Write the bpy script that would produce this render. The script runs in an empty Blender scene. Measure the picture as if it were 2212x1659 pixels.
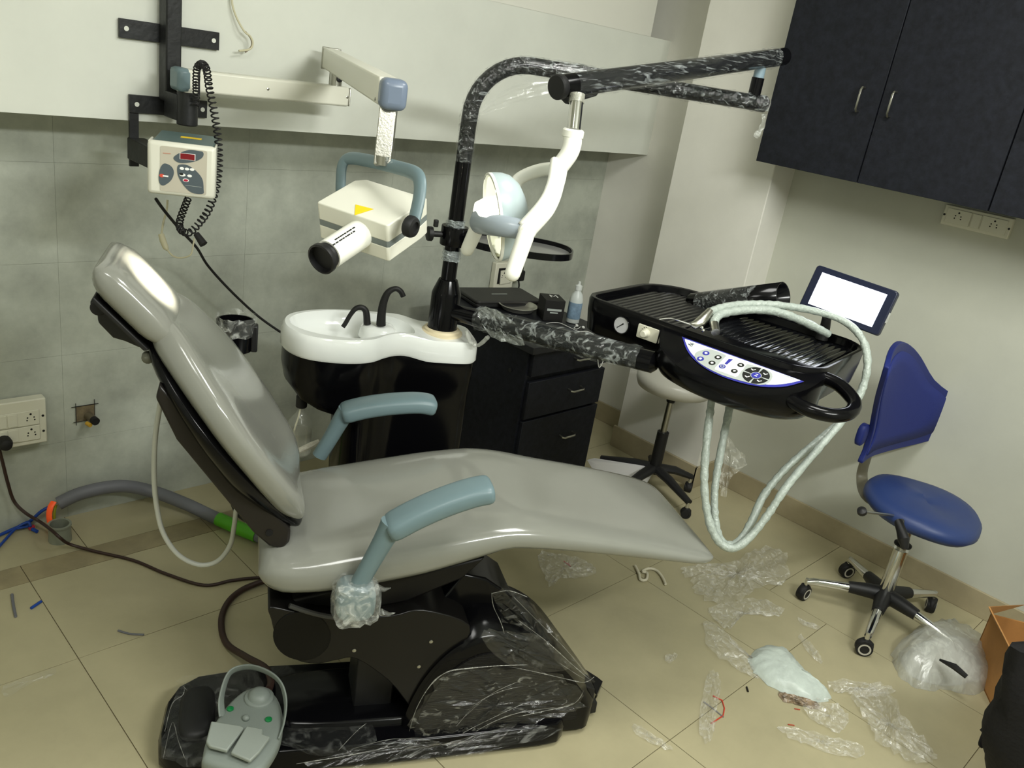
import bpy, bmesh, math, random
from mathutils import Vector, Matrix
random.seed(7)
V = Vector
rad = math.radians
scene = bpy.context.scene
COL = scene.collection

# ------------------------------------------------------------------ camera
CAM = V((0, 0, 1.7))
FOC, YAW, PITCH, ROLL = 1823.33, 0.822291605, 0.363086025, 0.163893872
FWD = V((math.sin(YAW) * math.cos(PITCH), math.cos(YAW) * math.cos(PITCH), -math.sin(PITCH)))
_r = V((math.cos(YAW), -math.sin(YAW), 0)); _u = _r.cross(FWD)
RGT = math.cos(ROLL) * _r + math.sin(ROLL) * _u
UPV = -math.sin(ROLL) * _r + math.cos(ROLL) * _u
cam_d = bpy.data.cameras.new('camera'); cam = bpy.data.objects.new('camera', cam_d)
COL.objects.link(cam)
cam_d.sensor_fit = 'HORIZONTAL'; cam_d.sensor_width = 36; cam_d.lens = FOC / 2212 * 36
cam_d.clip_start = 0.02
m = Matrix((RGT, UPV, -FWD)).transposed().to_4x4(); m.translation = CAM
cam.matrix_world = m
scene.camera = cam

# ------------------------------------------------------------------ world, lights, exposure
world = bpy.data.worlds.new('world'); scene.world = world
world.use_nodes = True
bg = world.node_tree.nodes['Background']
bg.inputs[0].default_value = (0.9, 0.95, 0.88, 1); bg.inputs[1].default_value = 0.05
scene.view_settings.view_transform = 'Standard'
scene.view_settings.look = 'None'
scene.view_settings.exposure = 0.0
scene.view_settings.gamma = 1.0
scene.view_settings.use_curve_mapping = False

def area(name, loc, target, sx, sy, watts, color=(1, 0.985, 0.9)):
    d = bpy.data.lights.new(name, 'AREA'); d.shape = 'RECTANGLE'; d.size = sx; d.size_y = sy
    d.energy = watts; d.color = color
    o = bpy.data.objects.new(name, d); COL.objects.link(o)
    o.location = loc
    o.rotation_euler = (V(target) - V(loc)).to_track_quat('-Z', 'Y').to_euler()
    return o
area('ceiling_light_panel', (1.8, 0.6, 2.7), (1.8, 0.6, 0), 0.6, 0.6, 26, (1, 1, 0.95))
area('ceiling_light_panel', (0.0, 0.5, 2.7), (0.0, 0.5, 0), 0.6, 0.6, 18, (1, 1, 0.95))
area('wall_tube_light', (1.2, -1.0, 2.55), (1.9, 2.0, 1.0), 1.2, 0.14, 54, (0.975, 1, 0.955))

# ------------------------------------------------------------------ pixel (2212x1659 frame) to room point on a chosen plane
def ray(x, y):
    return FWD + RGT * ((x - 1106) / FOC) - UPV * ((y - 829.5) / FOC)
def PZ(x, y, z):
    d = ray(x, y); return CAM + d * ((z - CAM.z) / d.z)
def PY(x, y, Y):
    d = ray(x, y); return CAM + d * ((Y - CAM.y) / d.y)
def PX(x, y, X):
    d = ray(x, y); return CAM + d * ((X - CAM.x) / d.x)
def PD(x, y, dep):
    return CAM + ray(x, y) * dep
def PP(x, y, p0, n):
    d = ray(x, y); return CAM + d * ((p0 - CAM).dot(n) / d.dot(n))
def proj(p):
    d = V(p) - CAM; z = d.dot(FWD)
    return (1106 + FOC * d.dot(RGT) / z, 829.5 - FOC * d.dot(UPV) / z)
CA = V((math.cos(rad(-28)), math.sin(rad(-28)), 0))      # chair axis: head to foot
CN = V((-math.sin(rad(-28)), math.cos(rad(-28)), 0))     # across the chair, away from the viewer
def CH(a, n, z):
    return CA * a + CN * n + V((0, 0, z))
def PN(x, y, n):
    d = ray(x, y); return CAM + d * ((n - CAM.dot(CN)) / d.dot(CN))

# ------------------------------------------------------------------ materials
def lin(c):
    return tuple(((v / 255) / 12.92 if v / 255 <= 0.04045 else ((v / 255 + 0.055) / 1.055) ** 2.4) for v in c) + (1,)
MATS = {}
def mat(name, rgb, rough=0.5, metal=0.0, vary=0.0, vscale=6.0, bump=0.0, bscale=60.0, coat=0.0, spec=0.5, rgb2=None, emit=0.0, stretch=(1, 1, 1), alpha=1.0, trans=0.0, ior=1.45):
    if name in MATS: return MATS[name]
    M = bpy.data.materials.new(name); M.use_nodes = True
    nt = M.node_tree; b = nt.nodes['Principled BSDF']
    b.inputs['Base Color'].default_value = lin(rgb)
    b.inputs['Roughness'].default_value = rough
    b.inputs['Metallic'].default_value = metal
    b.inputs['Specular IOR Level'].default_value = spec
    b.inputs['Coat Weight'].default_value = coat
    b.inputs['Coat Roughness'].default_value = 0.06
    b.inputs['Alpha'].default_value = alpha
    b.inputs['Transmission Weight'].default_value = trans
    b.inputs['IOR'].default_value = ior
    if emit:
        b.inputs['Emission Color'].default_value = lin(rgb); b.inputs['Emission Strength'].default_value = emit
    if vary or bump:
        tc = nt.nodes.new('ShaderNodeTexCoord'); mp = nt.nodes.new('ShaderNodeMapping')
        mp.inputs['Scale'].default_value = stretch
        nt.links.new(tc.outputs['Object'], mp.inputs['Vector'])
    if vary:
        n = nt.nodes.new('ShaderNodeTexNoise'); n.inputs['Scale'].default_value = vscale; n.inputs['Detail'].default_value = 6
        n.inputs['Roughness'].default_value = 0.65
        nt.links.new(mp.outputs[0], n.inputs['Vector'])
        r = nt.nodes.new('ShaderNodeValToRGB'); nt.links.new(n.outputs['Fac'], r.inputs[0])
        c2 = rgb2 or tuple(v * (1 - vary) for v in rgb)
        r.color_ramp.elements[0].position = 0.33; r.color_ramp.elements[0].color = lin(c2)
        r.color_ramp.elements[1].position = 0.67; r.color_ramp.elements[1].color = lin(tuple(min(255, v * (1 + vary * .5)) for v in rgb))
        nt.links.new(r.outputs[0], b.inputs['Base Color'])
    if bump:
        n2 = nt.nodes.new('ShaderNodeTexNoise'); n2.inputs['Scale'].default_value = bscale; n2.inputs['Detail'].default_value = 4
        nt.links.new(mp.outputs[0], n2.inputs['Vector'])
        bp = nt.nodes.new('ShaderNodeBump'); bp.inputs['Strength'].default_value = bump; bp.inputs['Distance'].default_value = 0.01
        nt.links.new(n2.outputs['Fac'], bp.inputs['Height']); nt.links.new(bp.outputs[0], b.inputs['Normal'])
    MATS[name] = M
    return M
def film(name, lo=0.06, hi=0.6, scale=40, stretch=(1, 1, 1), rot=(0, 0, 0), tint=(235, 238, 232), rough=0.16, p0=0.5, p1=0.75):
    """clear crinkled plastic: mostly see-through, whitish and shiny along the creases"""
    if name in MATS: return MATS[name]
    M = bpy.data.materials.new(name); M.use_nodes = True
    nt = M.node_tree; b = nt.nodes['Principled BSDF']; out = nt.nodes['Material Output']
    b.inputs['Base Color'].default_value = lin(tint); b.inputs['Roughness'].default_value = rough
    b.inputs['Specular IOR Level'].default_value = 0.9
    tr = nt.nodes.new('ShaderNodeBsdfTransparent')
    gl = nt.nodes.new('ShaderNodeBsdfGlossy'); gl.inputs['Roughness'].default_value = 0.12
    tc = nt.nodes.new('ShaderNodeTexCoord'); mp = nt.nodes.new('ShaderNodeMapping'); mp.inputs['Scale'].default_value = stretch; mp.inputs['Rotation'].default_value = rot; mp.vector_type = 'TEXTURE' if False else 'POINT'
    nt.links.new(tc.outputs['Object'], mp.inputs['Vector'])
    n = nt.nodes.new('ShaderNodeTexNoise'); n.inputs['Scale'].default_value = scale; n.inputs['Detail'].default_value = 5; n.inputs['Distortion'].default_value = 1.2
    nt.links.new(mp.outputs[0], n.inputs['Vector'])
    r = nt.nodes.new('ShaderNodeMapRange'); r.inputs[1].default_value = p0; r.inputs[2].default_value = p1
    r.inputs[3].default_value = lo; r.inputs[4].default_value = hi
    nt.links.new(n.outputs['Fac'], r.inputs[0])
    bp = nt.nodes.new('ShaderNodeBump'); bp.inputs['Strength'].default_value = 0.7; bp.inputs['Distance'].default_value = 0.006
    nt.links.new(n.outputs['Fac'], bp.inputs['Height'])
    nt.links.new(bp.outputs[0], b.inputs['Normal']); nt.links.new(bp.outputs[0], gl.inputs['Normal'])
    m1 = nt.nodes.new('ShaderNodeMixShader'); m1.inputs[0].default_value = 0.045
    nt.links.new(tr.outputs[0], m1.inputs[1]); nt.links.new(gl.outputs[0], m1.inputs[2])
    m2 = nt.nodes.new('ShaderNodeMixShader'); nt.links.new(r.outputs[0], m2.inputs[0])
    nt.links.new(m1.outputs[0], m2.inputs[1]); nt.links.new(b.outputs[0], m2.inputs[2])
    nt.links.new(m2.outputs[0], out.inputs['Surface'])
    MATS[name] = M
    return M

WHITE_WALL = mat('white_paint', (214, 216, 206), 0.75, vary=0.03, vscale=2)
GREY_WALL = mat('warm_grey_paint', (222, 220, 211), 0.75, vary=0.03, vscale=2)
SLATE = mat('grey_laminate', (174, 178, 166), 0.5, vary=0.12, vscale=5, bump=0.04, bscale=90)
TILE = mat('beige_floor_tile', (174, 166, 134), 0.3, vary=0.05, vscale=3, spec=0.45)
STRIP = mat('brown_floor_strip', (148, 137, 106), 0.35, vary=0.12, vscale=7)
GROUT = mat('dark_grout', (112, 100, 74), 0.8)
SKIRT = mat('beige_skirting_tile', (166, 155, 126), 0.35, vary=0.06, vscale=6)
RWALL = mat('shaded_grey_green_paint', (192, 193, 180), 0.75, vary=0.03, vscale=2)  # grey-green wall tone, darkened to carry the shade below the cupboard
CARC = mat('black_laminate', (27, 29, 36), 0.6, spec=0.25, vary=0.25, vscale=40, bump=0.06, bscale=160)
CARC2 = mat('dark_worktop', (30, 31, 36), 0.4, vary=0.2, vscale=30)
BLACKG = mat('black_gloss_plastic', (8, 8, 10), 0.15, spec=0.24)
BLACKM = mat('black_matt_plastic', (20, 20, 21), 0.5)
BLACKR = mat('black_rubber', (22, 21, 21), 0.65)
IRON = mat('black_painted_iron', (26, 27, 28), 0.42, vary=0.5, vscale=18, bump=0.1, bscale=60)
VINYL = mat('light_grey_vinyl', (130, 131, 123), 0.16, coat=0.35, vary=0.015, vscale=4)
BLUEG = mat('blue_grey_plastic', (104, 124, 129), 0.38)
GREYCAP = mat('slate_grey_plastic', (108, 120, 138), 0.3)
CREAM = mat('cream_white_enamel', (218, 217, 203), 0.3)
LAMPW = mat('warm_white_plastic', (238, 238, 228), 0.28)
LAMPG = mat('pale_grey_blue_plastic', (176, 190, 192), 0.3)
CHROME = mat('chrome', (215, 215, 212), 0.12, 1.0)
STEEL = mat('brushed_steel', (175, 174, 165), 0.28, 1.0, bump=0.05, bscale=200)
PORC = mat('white_porcelain', (240, 243, 240), 0.1, coat=0.6)
BEIGEP = mat('beige_plastic_collar', (226, 212, 178), 0.4)
BLUEM = mat('blue_mesh_plastic', (24, 38, 108), 0.55)
BLUEV = mat('blue_vinyl', (40, 58, 106), 0.45, bump=0.03, bscale=250)
GREYV = mat('grey_white_vinyl', (196, 194, 184), 0.3)
SOCK = mat('ivory_plastic', (216, 214, 196), 0.4)
HOLE = mat('dark_hole', (14, 13, 12), 0.9)
YELLOW = mat('yellow_label', (238, 200, 20), 0.5)
PEDAL = mat('grey_pedal_plastic', (128, 136, 130), 0.45, bump=0.05, bscale=300)
GREEN = mat('green_button', (18, 118, 62), 0.3)
WHITEP = mat('white_print', (240, 241, 238), 0.4)
GREYP = mat('grey_print', (170, 176, 172), 0.4)
DKGREY = mat('dark_grey_print', (78, 88, 94), 0.35)
TAUPE = mat('taupe_print', (186, 180, 164), 0.4)
NAVY = mat('navy_blue_print', (52, 54, 150), 0.35)
BLACKP = mat('black_print', (26, 28, 26), 0.4)
REDP = mat('dark_red_display', (120, 22, 30), 0.25)
REDB = mat('crimson_button', (175, 30, 60), 0.4)
HOSE = mat('pale_grey_hose', (164, 173, 165), 0.22, vary=0.07, vscale=90, bump=0.35, bscale=110)
CLEARH = mat('milky_tube', (186, 188, 180), 0.3)
GREYH = mat('grey_corrugated_hose', (104, 105, 110), 0.55)
BROWN = mat('brown_cable', (52, 34, 28), 0.5)
FILM = film('clear_plastic_film')
FILMF = film('crumpled_film', 0.12, 0.5, 45, tint=(238, 236, 226), p0=0.45, p1=0.75)
FILMB = film('milky_bag_film', 0.4, 0.75, 22, (1, 1, .4), tint=(206, 208, 200), rough=0.4)

# ------------------------------------------------------------------ mesh building
class MB:
    def __init__(s): s.v = []; s.f = []
    def add(s, vs, fs):
        o = len(s.v); s.v += [V(p) for p in vs]; s.f += [tuple(i + o for i in f) for f in fs]; return s
    def box(s, c, sx, sy, sz, ax=None):
        c = V(c); ax = ax or (V((1, 0, 0)), V((0, 1, 0)), V((0, 0, 1)))
        vs = [c + ax[0] * (sx / 2 * i) + ax[1] * (sy / 2 * j) + ax[2] * (sz / 2 * k) for i in (-1, 1) for j in (-1, 1) for k in (-1, 1)]
        return s.add(vs, [(0, 1, 3, 2), (4, 6, 7, 5), (0, 4, 5, 1), (2, 3, 7, 6), (0, 2, 6, 4), (1, 5, 7, 3)])
    def lim(s, x0, x1, y0, y1, z0, z1):
        return s.box(((x0 + x1) / 2, (y0 + y1) / 2, (z0 + z1) / 2), x1 - x0, y1 - y0, z1 - z0)
    def rings(s, rs, cap=True, closed=False):
        n = len(rs[0]); o = len(s.v)
        for r in rs: s.v += [V(p) for p in r]
        m = len(rs)
        for i in range(m if closed else m - 1):
            j = (i + 1) % m
            for k in range(n):
                l = (k + 1) % n
                s.f.append((o + i * n + k, o + i * n + l, o + j * n + l, o + j * n + k))
        if cap and not closed:
            s.f.append(tuple(o + k for k in range(n))[::-1]); s.f.append(tuple(o + (m - 1) * n + k for k in range(n)))
        return s
    def tube(s, pts, r, seg=12, cap=True, closed=False, flat=None):
        pts = [V(p) for p in pts]; n = len(pts)
        rs = []
        t0 = None; up = None
        for i, p in enumerate(pts):
            if closed: t = (pts[(i + 1) % n] - pts[i - 1])
            else: t = pts[min(i + 1, n - 1)] - pts[max(i - 1, 0)]
            t = t.normalized() if t.length > 1e-9 else V((0, 0, 1))
            if up is None:
                a = V((0, 0, 1)) if abs(t.z) < 0.9 else V((1, 0, 0))
                up = (a - t * a.dot(t)).normalized()
            else:
                up = (up - t * up.dot(t))
                up = up.normalized() if up.length > 1e-6 else V((1, 0, 0))
            b = t.cross(up)
            ri = r[i] if isinstance(r, (list, tuple)) else r
            fx, fy = flat or (1, 1)
            rs.append([p + up * (ri * fy * math.sin(2 * math.pi * k / seg)) + b * (ri * fx * math.cos(2 * math.pi * k / seg)) for k in range(seg)])
        return s.rings(rs, cap, closed)
    def cyl(s, p0, p1, r0, r1=None, seg=20):
        return s.tube([p0, p1], [r0, r0 if r1 is None else r1], seg)
    def lathe(s, p, axis, prof, seg=24, cap=True):
        axis = V(axis).normalized(); a = V((0, 0, 1)) if abs(axis.z) < 0.9 else V((1, 0, 0))
        x = axis.cross(a).normalized(); y = axis.cross(x)
        p = V(p)
        return s.rings([[p + axis * h + x * (max(r, 1e-4) * math.cos(2 * math.pi * k / seg)) + y * (max(r, 1e-4) * math.sin(2 * math.pi * k / seg)) for k in range(seg)] for r, h in prof], cap)
    def prism(s, poly, off):
        off = V(off); return s.rings([[V(p) for p in poly], [V(p) + off for p in poly]])
    def build(s, name, m, parent=None, smooth=38, bevel=0, bseg=2, subd=0, thick=0, flat=False):
        return obj(name, s, m, parent, smooth, bevel, bseg, subd, thick, flat)
def wloc(o):
    p = V((0, 0, 0))
    while o is not None:
        p = p + o.location; o = o.parent
    return p
def obj(name, mb, m, parent=None, smooth=38, bevel=0, bseg=2, subd=0, thick=0, flat=False):
    me = bpy.data.meshes.new(name)
    if parent is None:
        xs = [v.x for v in mb.v]; ys = [v.y for v in mb.v]; zs = [v.z for v in mb.v]
        org = V(((min(xs) + max(xs)) / 2, (min(ys) + max(ys)) / 2, min(zs)))
        loc = org
    else:
        org = wloc(parent); loc = V((0, 0, 0))
    me.from_pydata([tuple(v - org) for v in mb.v], [], mb.f)
    bm = bmesh.new(); bm.from_mesh(me); bmesh.ops.recalc_face_normals(bm, faces=bm.faces); bm.to_mesh(me); bm.free()
    if not flat:
        me.shade_smooth()
        if smooth < 180: me.set_sharp_from_angle(angle=rad(smooth))
    me.materials.append(m)
    o = bpy.data.objects.new(name, me); COL.objects.link(o); o.location = loc
    if parent is not None: o.parent = parent
    if thick:
        md = o.modifiers.new('thickness', 'SOLIDIFY'); md.thickness = thick; md.offset = 0
    if subd:
        md = o.modifiers.new('smooth', 'SUBSURF'); md.levels = subd; md.render_levels = subd
    if bevel:
        md = o.modifiers.new('rounded_edge', 'BEVEL'); md.width = bevel; md.segments = bseg; md.limit_method = 'ANGLE'; md.angle_limit = rad(35)
    return o
def thing(name, label, cat, loc, group=None):
    o = bpy.data.objects.new(name, None); COL.objects.link(o); o.location = V(loc); o.empty_display_size = 0.05
    return tag(o, label, cat, group)
def tag(o, label, cat, group=None):
    o['label'] = label; o['category'] = cat
    if group: o['group'] = group
    return o
def struct(o):
    o['kind'] = 'structure'; return o
def copy_part(src, parent, name=None):
    c = src.copy(); COL.objects.link(c); c.parent = parent
    if name: c.name = name
    return c
def lerp(a, b, t): return a + (b - a) * t
def interp(tab, x):
    if x <= tab[0][0]: return tab[0][1]
    for (x0, y0), (x1, y1) in zip(tab, tab[1:]):
        if x <= x1:
            t = (x - x0) / (x1 - x0); return y0 + (y1 - y0) * t
    return tab[-1][1]
def sinterp(tab, x, w=0.03):
    return sum(interp(tab, x + d * w) for d in (-1, -.5, 0, .5, 1)) / 5
def spline(pts, per=8, closed=False):
    pts = [V(p) for p in pts]; n = len(pts); out = []
    rng = range(n if closed else n - 1)
    for i in rng:
        if closed: p0, p1, p2, p3 = pts[i - 1], pts[i], pts[(i + 1) % n], pts[(i + 2) % n]
        else: p0, p1, p2, p3 = pts[max(i - 1, 0)], pts[i], pts[i + 1], pts[min(i + 2, n - 1)]
        for k in range(per):
            t = k / per
            out.append(0.5 * ((2 * p1) + (p2 - p0) * t + (2 * p0 - 5 * p1 + 4 * p2 - p3) * t * t + (3 * p1 - p0 - 3 * p2 + p3) * t ** 3))
    if not closed: out.append(pts[-1])
    return out
def rrect(w, h, r, n=5):
    """rounded rectangle outline in 2-D, counter-clockwise"""
    out = []
    for cx, cy, a0 in ((w / 2 - r, h / 2 - r, 0), (-w / 2 + r, h / 2 - r, 90), (-w / 2 + r, -h / 2 + r, 180), (w / 2 - r, -h / 2 + r, 270)):
        for k in range(n + 1):
            a = rad(a0 + 90 * k / n); out.append((cx + r * math.cos(a), cy + r * math.sin(a)))
    return out
def superring(c, ex, ey, hx, hy, n=3.0, seg=32):
    out = []
    for k in range(seg):
        t = 2 * math.pi * k / seg; ct, st = math.cos(t), math.sin(t)
        out.append(c + ex * (hx * math.copysign(abs(ct) ** (2 / n), ct)) + ey * (hy * math.copysign(abs(st) ** (2 / n), st)))
    return out
def text_mesh(name, body, size, origin, ex, ey, m, parent, lift=0.0006, center=True):
    cu = bpy.data.curves.new('text', 'FONT'); cu.body = body; cu.size = size
    cu.align_x = 'CENTER' if center else 'LEFT'; cu.align_y = 'CENTER'; cu.resolution_u = 2
    to = bpy.data.objects.new('text', cu); COL.objects.link(to)
    me = bpy.data.meshes.new_from_object(to)
    bpy.data.objects.remove(to); bpy.data.curves.remove(cu)
    ex = V(ex).normalized(); ey = V(ey).normalized(); nz = ex.cross(ey)
    mb = MB(); mb.v = [V(origin) + ex * v.co.x + ey * v.co.y + nz * lift for v in me.vertices]
    mb.f = [tuple(p.vertices) for p in me.polygons]
    bpy.data.meshes.remove(me)
    return obj(name, mb, m, parent, flat=True)
def sheet(poly, rings=5, per=6, amp=0.012, base=0.003, up=V((0, 0, 1)), jit=0.5):
    """crinkled sheet filling a closed outline"""
    out = spline(poly, per, True); c = sum(out, V((0, 0, 0))) / len(out); mb = MB(); rs = []
    for i in range(rings + 1):
        t = 1 - i / (rings + 0.35)
        rs.append([c + (p - c) * (t * (1 + random.uniform(-.06, .06) * jit * 2)) + up * (base + random.random() ** 2 * amp) for p in out])
    mb.rings(rs, False)
    o = len(mb.v); n = len(out)
    mb.v.append(c + up * (base + amp * .5))
    for k in range(n): mb.f.append(((rings) * n + k, (rings) * n + (k + 1) % n, o))
    return mb
# ================================================================== the room
BY, LY = 2.755, 2.52           # grey wall plane, front of the white bulkhead above it
RX, PXX, FAX = 3.37, 3.2, 3.39  # right wall, pillar face, wall beside the alcove
floor = struct(MB().lim(-1.0, 3.5, -1.3, 2.8, -0.06, -0.003).build('floor', GROUT))
# tiles: regular field, brown strip, back rows, right-hand border field
def tile(x0, x1, y0, y1, m=TILE):
    g = 0.0012
    MB().lim(x0 + g, x1 - g, y0 + g, y1 - g, -0.02, 0).build('tile', m, floor, flat=True)
xs = [-0.955, -0.542, 0.043, 0.628, 1.213, 1.798, 2.383, 2.76]
ys = [-1.25, -0.906, -0.321, 0.264, 0.849, 1.434, 2.019, 2.434]
for x0, x1 in zip(xs, xs[1:]):
    for y0, y1 in zip(ys, ys[1:]): tile(x0, x1, y0, y1)
    tile(x0, x1, 2.434, 2.533, STRIP)
    tile(x0 + .2, x1 + .2 if x1 < 2.7 else 2.76, 2.533, 2.755)
yr = [-1.25, -0.672, -0.087, 0.498, 1.083, 1.668, 2.253, 2.755]
for y0, y1 in zip(yr, yr[1:]): tile(2.76, 3.39, y0, y1)

wb = struct(MB().lim(-1.0, 3.5, BY, BY + 0.1, 0, 2.8).build('wall_back', SLATE))
bulk = MB().lim(-1.0, 3.235, LY, BY, 1.375, 2.8); bulk.lim(3.235, FAX, LY, BY, 1.375, 1.885)
bulk.build('white_bulkhead', WHITE_WALL, wb)
MB().lim(-1.0, 3.235, LY - .0015, LY, 1.885, 2.8).build('upper_panel', mat('off_white_paint', (220, 219, 208), .75), wb)
zz = [0.0, 0.29, 0.598, 0.905, 1.21, 1.40]
px = [-1.0, -0.40, 0.22, 0.84, 1.46, 2.08, 2.70, 3.39]
for i, (x0, x1) in enumerate(zip(px, px[1:])):
    for z0, z1 in zip(zz, zz[1:]):
        g = 0.0003
        MB().lim(x0 + g, x1 - g, BY - 0.002, BY, z0 + g, z1 - g).build('laminate_panel', SLATE, wb)
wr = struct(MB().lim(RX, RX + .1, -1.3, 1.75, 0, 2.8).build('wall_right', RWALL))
wa = struct(MB().lim(FAX, FAX + .1, 2.2, BY, 0, 2.8).build('wall_alcove', GREY_WALL))
wp = struct(MB().lim(PXX, RX + .1, 1.745, 2.225, 0, 2.8).build('wall_pillar', GREY_WALL, bevel=0.004))
wl = struct(MB().lim(-1.1, -1.0, -1.3, 2.8, 0, 2.8).build('wall_left', WHITE_WALL))
wf = struct(MB().lim(-1.1, 3.5, -1.35, -1.25, 0, 2.8).build('wall_front', WHITE_WALL))
ceil = struct(MB().lim(-1.1, 3.5, -1.35, 2.8, 2.8, 2.9).build('ceiling', WHITE_WALL))
br = struct(MB().lim(RX - .012, RX, -1.25, 1.745, 0, .102).build('baseboard_right', SKIRT, bevel=.002))
bp_ = struct(MB().lim(PXX - .014, PXX, 1.735, 2.237, 0, .108).lim(PXX - .014, RX, 1.733, 1.745, 0, .108).build('baseboard_pillar', SKIRT, bevel=.002))
ba = struct(MB().lim(FAX - .012, FAX, 2.225, BY, 0, .1).build('baseboard_alcove', SKIRT, bevel=.002))

# ------------------------------------------------------------------ wall cupboard
def wire_handle(name, p0, p1, out, parent, r=0.004):
    p0, p1, out = V(p0), V(p1), V(out); d = (p1 - p0).normalized() * 0.008
    return MB().tube([p0, p0 + out * .75, p0 + out + d, p1 + out - d, p1 + out * .75, p1], r, 8).build(name, STEEL, parent)
CX = 3.05
wc = thing('wall_cupboard', 'black three-door cupboard hung high on the right wall', 'cupboard', (CX + .16, 1.1, 1.48))
MB().lim(CX + .02, RX, 0.2, 1.735, 1.483, 2.35).build('body', CARC, wc)
seams = [1.752, 1.335, 0.885, 0.45]
for i, (y1, y0) in enumerate(zip(seams, seams[1:])):
    d = MB().lim(CX, CX + .019, y0 + .002, y1 - .002, 1.48, 2.35).build('door', CARC, wc, bevel=.0012, bseg=1)
    y = (y0 + .068) if i == 0 else (y1 - .046)
    wire_handle('handle', (CX, y, 1.715), (CX, y, 1.795), (-.026, 0, 0), d)

# ------------------------------------------------------------------ drawer unit, door unit, worktop
FY = 1.98
dc = thing('drawer_unit', 'low black unit with three drawers beside the alcove', 'drawer unit', (2.45, 2.3, 0))
MB().lim(2.218, 2.66, FY + .02, 2.56, 0, .70).build('body', CARC, dc)
MB().lathe((2.217, 2.08, .60), (-1, 0, 0), [(.009, 0), (.009, .002), (.004, .003)], 14).build('screw_cap', BLACKM, dc)
for z0, z1 in ((.605, .70), (.428, .582), (.06, .418)):
    d = MB().lim(2.228, 2.674, FY, FY + .02, z0, z1).build('drawer', CARC, dc, bevel=.0015, bseg=1)
    zc = z1 - (.06 if z1 < .6 else .045) - (.04 if z1 < .5 else 0)
    wire_handle('handle', (2.46, FY, zc), (2.535, FY, zc), (0, -.026, -.004), d)
tag(MB().lim(2.205, 2.70, FY - .012, 2.572, .702, .73).build('worktop', CARC2, bevel=.002), 'thin black worktop carrying laptop, steel dish and bottle', 'worktop')
WT = .73

# things on the worktop
lap = thing('laptop', 'closed black laptop on the worktop by the wall', 'laptop', (2.3, 2.45, WT))
lc = [PZ(x, y, WT + .03) for x, y in ((996, 624), (1098, 614), (1158, 648), (1108, 676), (1040, 672))]
pA, pB, pC, pD = PZ(992, 628, WT + .02), PZ(1118, 612, WT + .02), PZ(1166, 662, WT + .02), PZ(1042, 680, WT + .02)
ex = (pB - pA).normalized(); ctr = (pA + pB + pC + pD) / 4
ex = V((0.80, -0.20, 0)).normalized(); ey = V((-ex.y, ex.x, 0)); ctr = PZ(1078, 640, WT + .02)
def plate(c, w, h, r, z0, z1): return MB().prism([c + ex * a + ey * b + V((0, 0, z0 - c.z)) for a, b in rrect(w, h, r)], (0, 0, z1 - z0))
plate(ctr, .325, .20, .018, WT + .002, WT + .016).build('base', BLACKM, lap, bevel=.003)
lid = plate(ctr, .325, .20, .022, WT + .017, WT + .03).build('lid', mat('dark_grey_lid', (46, 45, 44), .45, vary=.1), lap, bevel=.004)
MB().box(ctr + V((0, 0, WT + .0305 - ctr.z)) - ey * .0 , .075, .006, .0006, (ex, ey, V((0, 0, 1)))).build('logo', GREYP, lid)
bx = thing('black_carton', 'small black printed carton next to the bottle', 'carton', PZ(1195, 670, WT))
c0 = PZ(1190, 664, WT + .045); e1 = V((.86, -.5, 0)).normalized(); e2 = V((.5, .86, 0)).normalized()
MB().box(c0 + V((0, 0, WT + .045 - c0.z)), .085, .10, .088, (e1, e2, V((0, 0, 1)))).build('body', mat('black_card', (24, 23, 22), .5), bx, bevel=.001)
fc = c0 + V((0, 0, WT + .045 - c0.z))
text_mesh('print', 'M', .05, fc + V((0, 0, .0445)) + e2 * .01 + e1 * .008, e1, e2, WHITEP, bx)
for sgn, off, w in ((-1, .018, .07),):
    MB().box(fc - e2 * .0504 + V((0, 0, .004)), .062, .001, .009, (e1, e2, V((0, 0, 1)))).build('print', GREYP, bx)
    MB().box(fc - e2 * .0504 + V((0, 0, -.008)), .034, .001, .005, (e1, e2, V((0, 0, 1)))).build('print', GREYP, bx)
dc_ = PZ(1117, 670, WT)
tag(MB().lathe(dc_, (0, 0, 1), [(.05, .001), (.064, .004), (.078, .022), (.084, .024), (.084, .026), (.076, .025), (.062, .008), (.03, .005)], 36).build('steel_dish', mat('polished_dish_steel', (210, 208, 198), .38, .85)), 'round shiny steel dish on the worktop in front of the laptop', 'dish')
bp0 = PZ(1236, 696, WT)
bo = thing('bottle', 'squeeze bottle with blue label on the worktop corner', 'bottle', bp0)
MB().lathe(bp0, (0, 0, 1), [(.022, 0), (.027, .003), (.028, .06), (.028, .098), (.022, .122), (.012, .135), (.012, .142)], 24).build('body', mat('milky_bottle_plastic', (196, 202, 200), .3), bo)
MB().lathe(bp0, (0, 0, 1), [(.0145, .14), (.0145, .158), (.008, .161), (.0055, .164), (.0055, .174), (.002, .176)], 18).build('cap', mat('pale_cap', (206, 210, 208), .35), bo)
MB().lathe(bp0, (0, 0, 1), [(.0284, .02), (.0286, .021), (.0286, .088), (.0284, .089)], 24, False).build('label', mat('blue_paper_label', (118, 142, 164), .5, vary=.15, vscale=60), bo)
ep = thing('earphones', 'white wired earphones trailing over the worktop edge', 'earphones', PZ(1250, 715, WT))
w = [PZ(*q, WT + .003) for q in ((1180, 699), (1192, 697), (1210, 698), (1232, 708), (1250, 716), (1268, 716), (1282, 722))]
MB().tube(spline(w, 6), .0016, 6).build('cable', WHITEP, ep)
MB().tube(spline([PZ(*q, WT + .003) for q in ((1254, 706), (1246, 711), (1240, 708), (1248, 704))], 5), .0016, 6).build('cable', WHITEP, ep)
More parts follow.
